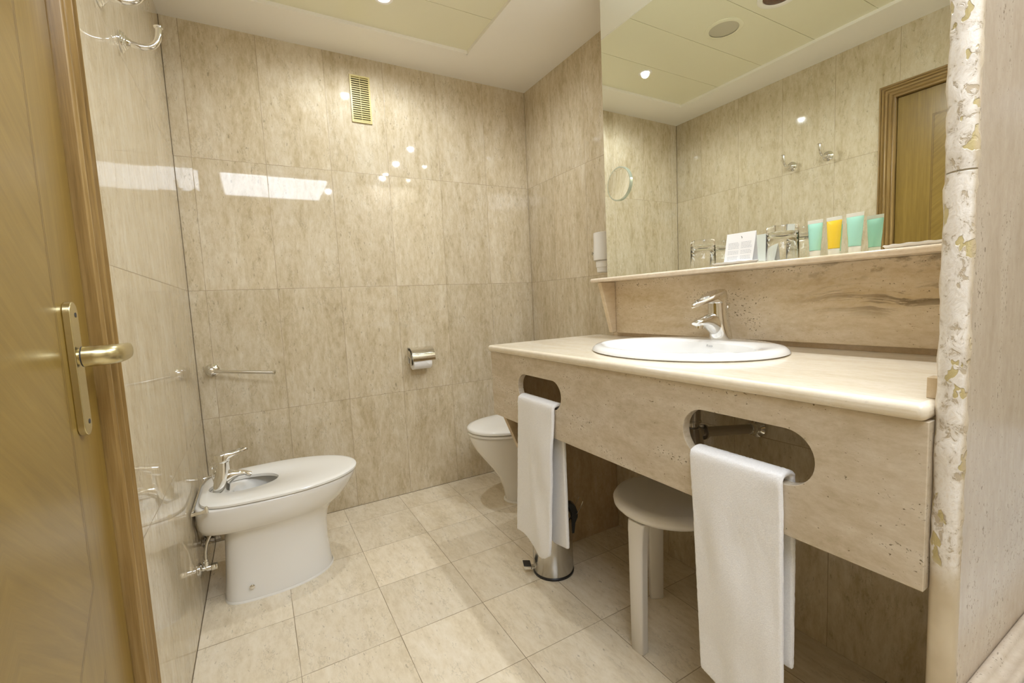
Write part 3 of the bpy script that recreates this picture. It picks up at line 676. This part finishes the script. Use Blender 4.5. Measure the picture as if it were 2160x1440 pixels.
for sy in (-1, 1):
    hx = join(tube([(0.008, BYc + sy * 0.196, 0.402), (0.035, BYc + sy * 0.202, 0.404), (0.052, BYc + sy * 0.203, 0.409)], [0.0062, 0.006, 0.0075], 12), lathe((0.052, BYc + sy * 0.203, 0.402), (0, 0, 1), [(0, 0.006), (0.017, 0.0065), (0.022, 0.003)], 14))
    part('hinge', hx, M['chrome'], bd)
part('hinge_bar', tube([(0.0095, BYc - 0.19, 0.4075), (0.0095, BYc + 0.1, 0.4075), (0.02, BYc + 0.165, 0.410), (0.06, BYc + 0.188, 0.412), (0.10, BYc + 0.190, 0.410)], 0.0035, 10), M['chrome'], bd)
sg = dshape(.063, .4655, .1495, 0.0, BYc, 1); sg2 = dshape(.066, .462, .146, 0.008, BYc, 1)
part('silicone_bead', loft([sg, [(x, y, 0.002) for x, y, z in sg], sg2], False, False), M['silicone'], bd)
part('floor_screw', lathe((0.160, BYc - 0.1405, 0.055), (0, -1, 0), [(0, 0.009), (0.003, 0.009), (0.005, 0.006)], 18), M['chrome'], bd)
mixer((0.084, 2.045, 0.4004), (1, -0.02, 0), 'chrome single lever mixer tap with spray nozzle on the bidet', 0.98, lever_up=0.45, spray=True, sv=1.22)
# supply valves and hoses under the bidet
def angle_valve(y, z, label, mat):
    a = thing('angle_valve', label, 'valve', (0.0, y, z), 'shut-off valves under the bidet')
    part('rose', lathe((0.0008, y, z), (1, 0, 0), [(0, 0.025), (0.003, 0.025), (0.008, 0.019), (0.010, 0.011)], 30), mat, a)
    part('valve_body', join(lathe((0.010, y, z), (1, 0, 0), [(0, 0.0085), (0.012, 0.0085), (0.013, 0.012), (0.026, 0.012), (0.030, 0.009), (0.036, 0.009)], 22), lathe((0.022, y, z + 0.006), (0, 0, 1), [(0, 0.009), (0.020, 0.009), (0.021, 0.0075), (0.028, 0.0075)], 18)), mat, a)
    part('valve_handle', lathe((0.036, y, z), (1, 0, 0), [(0, 0.0125), (0.004, 0.0135), (0.020, 0.0125), (0.021, 0.010)], 8), mat, a, angle=20)
    return a
angle_valve(1.955, 0.158, 'bright chrome shut-off valve on the left wall, nearer the camera', M['chrome'])
angle_valve(2.155, 0.178, 'darker shut-off valve in shade behind the bidet', M['pipe'])
solo('supply_hose', tube(bez((0.022, 1.955, 0.1865), (0.022, 1.955, 0.235), (0.030, 1.958, 0.26), (0.052, 1.965, 0.2865)), 0.0058, 14), M['steel'], 'braided steel hose from the near valve up into the bidet', 'hose', base=(0.022, 1.955, 0.1865))
solo('supply_hose', tube(bez((0.022, 2.155, 0.2065), (0.022, 2.15, 0.25), (0.035, 2.14, 0.27), (0.05, 2.13, 0.2865)), 0.0058, 14), M['pipe'], 'braided steel hose from the shaded valve behind the bidet', 'hose', base=(0.022, 2.155, 0.2065))

# ---- toilet on the niche wall, facing left
TYc = 2.105
tl = thing('toilet', 'white toilet with closed lid beyond the washstand', 'toilet', (1.5, TYc, 0))
def ts(z, tip, hw, back=W - 0.003): return dshape(back, tip, hw, z, TYc, -1, bw=0.95)
S = [(0.0, 1.368, .118), (0.02, 1.365, .116), (0.08, 1.352, .112), (0.14, 1.330, .116), (0.20, 1.290, .130), (0.26, 1.243, .150), (0.31, 1.207, .168), (0.35, 1.186, .180), (0.38, 1.176, .186), (0.392, 1.178, .184), (0.395, 1.19, .172)]
part('bowl', loft([ts(*q) for q in S]), M['porcelain'], tl, angle=70)
def seat(z, tip, hw): return dshape(1.60, tip, hw, z, TYc, -1, bw=0.9)
part('seat', loft([seat(0.397, 1.182, .176), seat(0.400, 1.172, .186), seat(0.410, 1.172, .186), seat(0.413, 1.18, .178)]), M['lid'], tl, angle=60)
part('lid', loft([seat(0.4145, 1.178, .180), seat(0.418, 1.170, .188), seat(0.428, 1.169, .189), seat(0.434, 1.175, .183), seat(0.439, 1.195, .163), seat(0.442, 1.26, .11)]), M['lid'], tl, angle=60)
part('cistern', boxg(1.675, W - 0.003, TYc - 0.19, TYc + 0.19, 0.396, 0.775), M['porcelain'], tl, bevel=0.02, seg=4)
part('cistern_lid', boxg(1.668, W - 0.0025, TYc - 0.198, TYc + 0.198, 0.776, 0.80), M['porcelain'], tl, bevel=0.008)
fo = ts(0.0, 1.357, .128); part('silicone_bead', loft([fo, [(x, y, 0.003) for x, y, z in fo], ts(0.008, 1.366, .119)], False, False), M['silicone'], tl)

# ================================================================ BIN
bx, by, br_ = 1.216, 1.446, 0.0805
bi = thing('pedal_bin', 'small brushed steel pedal bin behind the narrow towel', 'bin', (bx, by, 0))
part('body', lathe((bx, by, 0.010), (0, 0, 1), [(0, br_ - 0.001), (0.002, br_), (0.212, br_), (0.214, br_ - 0.002)], 64), M['steel'], bi)
part('base_ring', lathe((bx, by, 0.0), (0, 0, 1), [(0, br_ + 0.001), (0.007, br_ + 0.002), (0.0098, br_ - 0.001)], 64), M['black'], bi)
part('seam_ring', lathe((bx, by, 0.2243), (0, 0, 1), [(0, br_ - 0.002), (0.001, br_ + 0.001), (0.0045, br_ + 0.001), (0.0055, br_ - 0.002)], 64), M['black'], bi)
part('lid', lathe((bx, by, 0.230), (0, 0, 1), [(0, br_ - 0.001), (0.006, br_), (0.018, br_ - 0.004), (0.034, br_ - 0.016), (0.046, br_ - 0.034), (0.053, br_ - 0.058), (0.055, 0.002)], 64), M['steel'], bi)
hd = Vector((0.93, -0.36, 0)).normalized(); hs = Vector((0, 0, 1)).cross(hd)
hc = Vector((bx, by, 0)) + hd * (br_ + 0.004)
def hslab(z, o, w_, th): c = hc + hd * o; return [c + hs * w_ + hd * th + Vector((0, 0, z)), c - hs * w_ + hd * th + Vector((0, 0, z)), c - hs * w_ - hd * th + Vector((0, 0, z)), c + hs * w_ - hd * th + Vector((0, 0, z))]
part('hinge', loft([hslab(0.145, 0, 0.011, 0.005), hslab(0.19, 0.002, 0.014, 0.008), hslab(0.215, 0.006, 0.021, 0.012), hslab(0.235, 0.006, 0.023, 0.013), hslab(0.262, -0.004, 0.022, 0.014), hslab(0.272, -0.014, 0.016, 0.012)]), M['black'], bi, bevel=0.002)
hp_ = hc + hd * 0.018 + Vector((0, 0, 0.232))
wire = [hp_ - hs * 0.026 + hd * -0.005, hp_ - hs * 0.028 + hd * 0.012 + Vector((0, 0, 0.028)), hp_ - hs * 0.024 + hd * 0.022 + Vector((0, 0, 0.048)), hp_ + hd * 0.026 + Vector((0, 0, 0.055)), hp_ + hs * 0.024 + hd * 0.022 + Vector((0, 0, 0.048)), hp_ + hs * 0.026 - hd * 0.005]
part('carry_handle', tube(wire, 0.0014, 8), M['chrome'], bi)
pd = Vector((-0.92, 0.39, 0)).normalized(); pv = Vector((0, 0, 1)).cross(pd)
def pslab(o, w_, z0, z1): c = Vector((bx, by, 0)) + pd * o; return [c + pv * w_ + Vector((0, 0, z0)), c - pv * w_ + Vector((0, 0, z0)), c - pv * w_ + Vector((0, 0, z1)), c + pv * w_ + Vector((0, 0, z1))]
part('pedal', loft([pslab(br_ - 0.004, 0.010, 0.014, 0.024), pslab(br_ + 0.010, 0.011, 0.016, 0.026), pslab(br_ + 0.012, 0.018, 0.020, 0.032), pslab(br_ + 0.040, 0.018, 0.024, 0.036)]), M['chrome'], bi, bevel=0.0015)
part('pedal_pad', loft([pslab(br_ + 0.012, 0.019, 0.0325, 0.0375), pslab(br_ + 0.042, 0.019, 0.0365, 0.0415)]), M['black'], bi, bevel=0.0012)

# ================================================================ STOOL
sx, sy_ = 1.352, 0.965
stl = thing('stool', 'round white plastic stool tucked under the washstand', 'stool', (sx, sy_, 0))
part('seat', lathe((sx, sy_, 0.412), (0, 0, 1), [(0, 0.150), (0.004, 0.166), (0.014, 0.176), (0.026, 0.178), (0.036, 0.172), (0.041, 0.160), (0.040, 0.145), (0.036, 0.06), (0.0355, 0.002)], 72), M['stool'], stl, angle=80)
for k, aa in enumerate((math.atan2(0.955 - sy_, 1.198 - sx), math.atan2(1.108 - sy_, 1.43 - sx), math.radians(-62))):
    dv_ = Vector((math.cos(aa), math.sin(aa), 0)); tv = Vector((0, 0, 1)).cross(dv_); c0 = Vector((sx, sy_, 0)); rings = []
    for (o_, z_, th, hw_, lean) in ((0.158, 0.0, 0.0135, 0.0215, 0), (0.157, 0.002, 0.0150, 0.0230, 0), (0.156, 0.20, 0.016, 0.0250, 0), (0.154, 0.34, 0.017, 0.027, 0), (0.152, 0.385, 0.018, 0.029, 0), (0.149, 0.400, 0.020, 0.030, 0.0), (0.140, 0.4115, 0.028, 0.031, 0)):
        c = c0 + dv_ * o_ + Vector((0, 0, z_)); r = []
        for (a, b) in ((1, 0.75), (0.75, 1), (-0.75, 1), (-1, 0.75), (-1, -0.75), (-0.75, -1), (0.75, -1), (1, -0.75)): r.append(c + dv_ * (a * th) + tv * (b * hw_))
        rings.append(r)
    part('leg', loft(rings), M['stool'], stl, bevel=0.003, seg=2)

# ================================================================ TOWELS
def towel(name, label, y0, y1, zt, front, back, xf, xb, seed, thick=0.013, yf0=None, yf1=None, wav=0.006):
    """front(t)->(z bottom) as function of across fraction; sheet hung over the slot sill"""
    random.seed(seed); na, nb = 26, 60; g0 = []
    top_r = (xb - xf) / 2; xc = (xf + xb) / 2
    rows = []
    for j in range(na + 1):
        u_ = j / na; row = []
        zf = front(u_); zb = back(u_)
        for i in range(nb + 1):
            t_ = i / nb
            if t_ < 0.5:
                k = 1 - t_ / 0.5; z = zt - (zt - zf) * (k ** 1.0); x = xf - 0.0
                ya = y0 + (yf0(k) if yf0 else 0); yb_ = y1 + (yf1(k) if yf1 else 0); side_ = -1
            elif t_ < 0.58:
                a = PI * (t_ - 0.5) / 0.08; x = xc - top_r * math.cos(a); z = zt + top_r * 0.75 * math.sin(a); ya, yb_ = y0, y1; side_ = -math.cos(a); k = 0
            else:
                k = (t_ - 0.58) / 0.42; z = zt - (zt - zb) * k; x = xb; ya = y0 + 0.03 * 0; yb_ = y1; side_ = 1
            y = ya + (yb_ - ya) * u_
            fold = math.sin(u_ * 5.2 + seed + 0.8 * k) * wav * min(1, k * 2.2) + noise.noise(Vector((u_ * 4, z * 6, seed))) * wav * 0.9 * min(1, k * 3)
            if side_ > 0.5: fold *= 0.5; x_ = max(x + fold, xb - 0.001)
            elif side_ < -0.5: x_ = min(x + fold, xf + 0.002)
            else: x_ = x
            row.append(Vector((x_, y, z)))
        rows.append(row)
    V = [p for r in rows for p in r]; n = nb + 1; Fc = [(j * n + i, j * n + i + 1, (j + 1) * n + i + 1, (j + 1) * n + i) for j in range(na) for i in range(nb)]
    base = Vector((xc, (y0 + y1) / 2, zt)); me = bpy.data.meshes.new(name); me.from_pydata([tuple(v - base) for v in V], [], Fc)
    for p in me.polygons: p.use_smooth = True
    me.materials.append(M['terry']); o = bpy.data.objects.new(name, me); o.location = base; col.objects.link(o)
    sd = o.modifiers.new('thick', 'SOLIDIFY'); sd.thickness = thick; sd.offset = 0
    bv = o.modifiers.new('round', 'BEVEL'); bv.width = thick * 0.42; bv.segments = 3; bv.limit_method = 'ANGLE'; bv.angle_limit = math.radians(50)
    sb_ = o.modifiers.new('sub', 'SUBSURF'); sb_.levels = 1; sb_.render_levels = 1
    tx_ = bpy.data.textures.new('terry', 'CLOUDS'); tx_.noise_scale = 0.004; tx_.noise_depth = 1
    dm = o.modifiers.new('fuzz', 'DISPLACE'); dm.texture = tx_; dm.strength = 0.0022; dm.mid_level = 0.5
    o['label'] = label; o['category'] = 'towel'; o['group'] = 'towels hung through the washstand slots'
    return o
SILL = 0.7165
towel('hand_towel', 'narrow white terry towel hung through the far slot, in front of the toilet', 1.205, 1.432, SILL + 0.004,
      lambda u: 0.180 + 0.045 * math.cos(u * PI * 1.0 + 0.9) ** 2 * (1 if u < 0.5 else 0.7) - 0.02 * math.sin(u * PI), lambda u: 0.215 + 0.04 * abs(u - 0.35) ** 1.0 * 2 * 0.5, AX0 - 0.0105, AX1 + 0.0080, 3,
      yf0=lambda k: 0.045 * k, yf1=lambda k: 0.055 * k, wav=0.010)
towel('hand_towel', 'wide white terry towel hung through the near slot beside the stone pillar', 0.464, 0.668, SILL + 0.006,
      lambda u: 0.225 - 0.05 * (1 - u), lambda u: 0.33 + 0.02 * u, AX0 - 0.0105, AX1 + 0.0080, 8, yf0=lambda k: -0.004 * k, yf1=lambda k: -0.022 * k, wav=0.007)

# ================================================================ WALL FITTINGS
# towel bar on the back wall
tb = thing('towel_rail', 'chrome open-ended towel rail on the back wall near the corner', 'towel rail', (0.06, D, 0.83))
part('rose', lathe((0.060, D - 0.0005, 0.828), (0, -1, 0), [(0, 0.030), (0.004, 0.030), (0.007, 0.026), (0.0085, 0.026), (0.012, 0.021), (0.014, 0.0155), (0.05, 0.0145), (0.056, 0.012), (0.058, 0.006)], 40), M['chrome'], tb)
part('bar', tube([(0.060, D - 0.044, 0.828), (0.075, D - 0.050, 0.826), (0.10, D - 0.060, 0.8235), (0.20, D - 0.082, 0.812), (0.31, D - 0.105, 0.8005)], [0.010, 0.0088, 0.0082, 0.0082, 0.0082], 20), M['chrome'], tb)
part('end_cap', lathe((0.308, D - 0.1047, 0.8007), (0.98, -0.2, -0.1), [(0, 0.0085), (0.004, 0.0115), (0.008, 0.012), (0.011, 0.008)], 24), M['chrome'], tb)
# robe hooks on the left wall
def hook(y, z, label):
    t_ = thing('robe_hook', label, 'hook', (0, y, z), 'chrome robe hooks on the left wall')
    part('rose', lathe((0.0005, y, z), (1, 0, 0), [(0, 0.028), (0.003, 0.028), (0.006, 0.023), (0.008, 0.023), (0.0105, 0.018), (0.0125, 0.018), (0.016, 0.0125), (0.022, 0.0095)], 40), M['chrome'], t_)
    pth = bez((0.018, y, z), (0.055, y + 0.002, z - 0.012), (0.088, y + 0.004, z - 0.004), (0.088, y + 0.006, z + 0.058), 16)
    rd = [0.0085 - 0.001 * (i / 16) for i in range(17)]
    part('hook_arm', tube(pth, rd, 18), M['chrome'], t_)
    part('knob', lathe((0.088, y + 0.006, z + 0.056), (0, 0, 1), [(0, 0.0078), (0.002, 0.011), (0.005, 0.0115), (0.007, 0.008)], 22), M['chrome'], t_)
hook(1.643, 1.842, 'chrome upturned robe hook on the left wall, the one farther from the door')
hook(1.437, 1.846, 'chrome upturned robe hook on the left wall, the one nearer the door')
# toilet roll holder
TX0, TX1, TZ = 0.994, 1.116, 0.775
tp = thing('toilet_roll_holder', 'chrome toilet roll holder with curved cover on the back wall', 'toilet roll holder', (1.06, D, 0.80))
part('back_plate', boxg(TX0, TX1 + 0.006, D - 0.006, D - 0.0005, 0.755, 0.848), M['chrome'], tp, bevel=0.002)
def flap():
    pts = [(D - 0.010, 0.846), (D - 0.030, 0.851), (D - 0.055, 0.849), (D - 0.080, 0.838), (D - 0.097, 0.820), (D - 0.104, 0.800), (D - 0.105, 0.778)]
    out = [(y, z) for y, z in pts]; inn = [(y + 0.0016, z - 0.0018) for y, z in pts][::-1]
    return prism(out + inn, 0, TX0, TX1 + 0.008)
part('cover', flap(), M['chrome'], tp, angle=40)
part('side_arm', prism([(D - 0.006, 0.835), (D - 0.05, 0.826), (D - 0.066, 0.79), (D - 0.066, 0.752), (D - 0.052, 0.745), (D - 0.044, 0.78), (D - 0.006, 0.800)], 0, TX0 + 0.001, TX0 + 0.003), M['chrome'], tp, smooth=False)
tr_ = thing('toilet_roll', 'white toilet paper roll with folded tip under the chrome cover', 'toilet roll', (1.05, D - 0.056, 0.765))
yc_, zc_ = D - 0.057, 0.768
u_, v_ = Vector((0, 1, 0)), Vector((0, 0, 1))
rr_ = [ring((TX0 + 0.008, yc_, zc_), u_, v_, 0.018, 36), ring((TX0 + 0.006, yc_, zc_), u_, v_, 0.040, 36), ring((TX0 + 0.007, yc_, zc_), u_, v_, 0.042, 36), ring((TX1 - 0.012, yc_, zc_), u_, v_, 0.042, 36), ring((TX1 - 0.011, yc_, zc_), u_, v_, 0.018, 36), ring((TX0 + 0.008, yc_, zc_), u_, v_, 0.018, 36)]
part('roll', loft(rr_, False, False), M['paper'], tr_, angle=50)
part('core', lathe((TX0 + 0.004, yc_, zc_), (1, 0, 0), [(0, 0.0175), (0.10, 0.0175)], 28, True, True), M['dark_in'], tr_)
part('folded_tip', prism([(TX0 + 0.034, 0.8), (TX1 - 0.018, 0.8), (TX1 - 0.028, 0.752)], 1, yc_ - 0.0445, yc_ - 0.0425), M['paper'], tr_, smooth=False)
# extractor grille
vn = thing('vent_grille', 'ivory slatted extractor grille high on the back wall', 'vent', (0.835, D, 2.18))
vx0, vx1, vz0, vz1 = 0.785, 0.888, 2.060, 2.298
fr = 0.008
part('frame', join(boxg(vx0, vx0 + fr, D - 0.008, D - 0.0004, vz0, vz1), boxg(vx1 - fr, vx1, D - 0.008, D - 0.0004, vz0, vz1), boxg(vx0 + fr, vx1 - fr, D - 0.008, D - 0.0004, vz0, vz0 + fr), boxg(vx0 + fr, vx1 - fr, D - 0.008, D - 0.0004, vz1 - fr, vz1), boxg(0.8355, 0.8375, D - 0.008, D - 0.0004, vz0 + fr, vz1 - fr)), M['ivory'], vn, smooth=False)
part('duct', boxg(vx0 + fr * .9, vx1 - fr * .9, D - 0.0012, D - 0.0005, vz0 + fr * .9, vz1 - fr * .9), M['dark_in'], vn, smooth=False)
nsl = 20
for k in range(nsl):
    z0 = vz0 + fr + (vz1 - vz0 - 2 * fr) * (k + 0.12) / nsl; dz = (vz1 - vz0 - 2 * fr) / nsl
    part('slat', prism([(D - 0.0075, z0), (D - 0.0075, z0 + dz * 0.38), (D - 0.0022, z0 + dz * 0.78), (D - 0.0022, z0 + dz * 0.42)], 0, vx0 + fr, vx1 - fr), M['ivory'], vn, smooth=False)
# hair dryer holder on the niche wall
hd_ = thing('hair_dryer', 'white wall-mounted hair dryer beside the left edge of the mirror', 'hair dryer', (W, 1.72, 1.22))
part('holder', boxg(1.795, W - 0.0005, 1.66, 1.772, 1.265, 1.385), M['white_plastic'], hd_, bevel=0.012, seg=4)
part('dryer_body', join(lathe((1.775, 1.725, 1.262), (0, 0, 1), [(0, 0.045), (0.003, 0.052), (0.030, 0.053), (0.055, 0.051), (0.085, 0.050), (0.1335, 0.050), (0.136, 0.046)], 40), ), M['white_plastic'], hd_, angle=40)
part('nozzle', lathe((1.775, 1.722, 1.205), (0, 0, 1), [(0, 0.034), (0.002, 0.038), (0.024, 0.040), (0.0255, 0.043), (0.054, 0.044), (0.0565, 0.040)], 36), M['white_plastic'], hd_, angle=40)
part('logo', text_geo('jvd', 0.020, (1.7305, 1.7480, 1.301), (0.35, -1, 0), (0, 0, 1), 0.0006), M['ink_dark'], hd_, smooth=False)

# ================================================================ THINGS ON THE SHELF
SZ = 1.1642
def tumbler(x, y, h, r, label):
    prof = [(0.0005, r), (h - 0.016, r * 0.98), (h - 0.004, r * 0.975), (h, r * 0.93), (h + 0.0005, r * 0.5), (h + 0.0005, 0.0005)]
    inn = [(h - 0.017, 0.0005), (h - 0.017, r * 0.86), (h - 0.020, r * 0.93), (0.0005, r * 0.945)]
    g_ = lathe((0, 0, 0), (0, 0, 1), prof + inn + [(0.0005, r)], 56, False, False)
    o = obj('drinking_glass', *g_, M['glass'], angle=50); o.location = (x, y, SZ)
    o['label'] = label; o['category'] = 'glass'; o['group'] = 'upturned tumblers on the shelf'
    return o
tumbler(1.578, 1.010, 0.092, 0.0395, 'upturned clear tumbler on the shelf, left of the printed card')
tumbler(1.578, 0.748, 0.096, 0.0415, 'upturned clear tumbler on the shelf, right of the printed card')
# folded information card
cd = thing('tent_card', 'white folded card printed with grey text on the shelf', 'card', (1.575, 0.87, SZ))
cang = math.radians(4); cc = Vector((1.572, 0.868, SZ + 0.0075))
cy_dir = Vector((math.sin(cang), -math.cos(cang), 0)); cn = Vector((-math.cos(cang), -math.sin(cang), 0))
def card_pt(a, h, side): # a across (image left to right), h up, side 0 front 1 back
    lean = 0.016 * (1 - h / 0.088); return cc + cy_dir * a + Vector((0, 0, 0.0005 + h)) + cn * (lean if side == 0 else -lean)
hwid = 0.046
V = []; Fc = []
sil = [card_pt(-hwid - 0.002, 0, 0), card_pt(hwid - 0.004, 0, 0), card_pt(hwid, 0.088, 0), card_pt(-hwid, 0.088, 0), card_pt(-hwid - 0.002, 0, 1), card_pt(hwid - 0.004, 0, 1)]
V = sil; Fc = [(0, 1, 2, 3), (3, 2, 5, 4)]
co = part('card', (V, Fc), M['paper'], cd, smooth=False); sm_ = co.modifiers.new('s', 'SOLIDIFY'); sm_.thickness = 0.0005; sm_.offset = 0
tg = []
rnd = random.Random(4)
for c_, (a0, a1) in enumerate(((-0.038, -0.004), (0.003, 0.036))):
    for k in range(13):
        h = 0.058 - k * 0.0042
        if k in (5, 9): continue
        a = a0
        while a < a1 - 0.003:
            l_ = rnd.uniform(0.003, 0.008); b = min(a + l_, a1)
            p = [card_pt(a, h, 0), card_pt(b, h, 0), card_pt(b, h + 0.0009, 0), card_pt(a, h + 0.0009, 0)]
            k0 = [q + cn * 0.0006 for q in p]; tg.append((k0, [(0, 1, 2, 3)])); a = b + 0.0012
part('printed_text', join(*tg), M['ink'], cd, smooth=False)
c0_ = card_pt(0, 0.073, 0) + cn * 0.0009; uu = cy_dir; vv = Vector((0, 0, 1))
mk = []
for k in range(14):
    a0 = -0.9 + 2.4 * k / 14; a1 = -0.9 + 2.4 * (k + 1) / 14; w0 = 0.0016 * math.sin(PI * k / 14); w1 = 0.0016 * math.sin(PI * (k + 1) / 14)
    mk.append(([c0_ + uu * ((0.0042 - w0) * math.cos(a0)) + vv * ((0.0042 - w0) * math.sin(a0)), c0_ + uu * (0.0045 * math.cos(a0)) + vv * (0.0045 * math.sin(a0)), c0_ + uu * (0.0045 * math.cos(a1)) + vv * (0.0045 * math.sin(a1)), c0_ + uu * ((0.0042 - w1) * math.cos(a1)) + vv * ((0.0042 - w1) * math.sin(a1))], [(0, 1, 2, 3)]))
part('emblem', join(*mk), M['ink_dark'], cd, smooth=False)
# toiletry tubes
def ctube(x, y, h, r, w_, mat, label, rot=0.0, fill=0.86):
    t_ = thing('toiletry_tube', label, 'tube', (x, y, SZ), 'toiletry tubes standing on the shelf')
    ca, sa = math.cos(rot), math.sin(rot); Y = Vector((-sa, ca, 0)); X = Vector((ca, sa, 0)); b = Vector((x, y, SZ))
    def sec(z, rx, ry, n=32): return [b + X * (rx * math.cos(2 * PI * i / n)) + Y * (ry * math.sin(2 * PI * i / n)) + Vector((0, 0, z)) for i in range(n)]
    part('cap', loft([sec(0.0004, r * 0.93, r * 0.93), sec(0.002, r, r), sec(0.0155, r * 1.02, r * 1.02), sec(0.0165, r * 0.98, r * 0.98)]), M['tube_clear'], t_)
    zs_ = [(0.0170, 0.0), (0.03, .1), (0.5 * h, .5), (0.75 * h, .78), (h - 0.014, .96), (h - 0.0095, 1.0)]
    part('tube_body', loft([sec(z, r * 1.0 * (1 - q) ** 0.55 + 0.0012, r * 1.03 + (w_ - r * 1.03) * q) for z, q in zs_]), mat, t_)
    part('crimp', loft([sec(h - 0.0094, 0.0013, w_), sec(h, 0.0006, w_ * 1.02)]), M['tube_clear'], t_)
    return t_
ctube(1.578, 0.661, 0.098, 0.0125, 0.0185, M['gel_mint'], 'mint green toiletry tube nearest the upturned tumbler, left of the yellow one', 0.05)
ctube(1.578, 0.6155, 0.098, 0.0125, 0.0185, M['gel_yellow'], 'yellow toiletry tube standing between the two mint green ones', -0.04)
ctube(1.5775, 0.5685, 0.0995, 0.0128, 0.0190, M['gel_mint'], 'mint green toiletry tube just right of the yellow one', 0.03)
# low fluted dishes under the card and at the right end
def dish(x, y, a, b, label):
    n = 72; rings = []
    def fl(s_, z, k): return [(b * s_ * math.cos(2 * PI * i / n) * (1 + k * math.cos(12 * 2 * PI * i / n)), a * s_ * math.sin(2 * PI * i / n) * (1 + k * math.cos(12 * 2 * PI * i / n)), z + 0.0012 * k * 30 * math.cos(12 * 2 * PI * i / n)) for i in range(n)]
    rings = [fl(0.78, 0.0004, 0), fl(0.90, 0.002, 0.01), fl(1.0, 0.0085, 0.02), fl(0.99, 0.0095, 0.02), fl(0.88, 0.0065, 0.01), fl(0.75, 0.0062, 0)]
    return solo('soap_dish', (lambda g_: ([(v[0] + x, v[1] + y, v[2] + SZ) for v in g_[0]], g_[1]))(loft(rings)), M['basin'], label, 'dish', 'low white dishes on the shelf', base=(x, y, SZ), angle=60)
dish(1.5745, 0.893, 0.074, 0.041, 'low white fluted dish on the shelf under the printed card')
dish(1.5785, 0.4475, 0.062, 0.036, 'low white fluted dish on the shelf beside the stone pillar')

for o in list(bpy.data.objects):
    if '_base' in o: del o['_base']
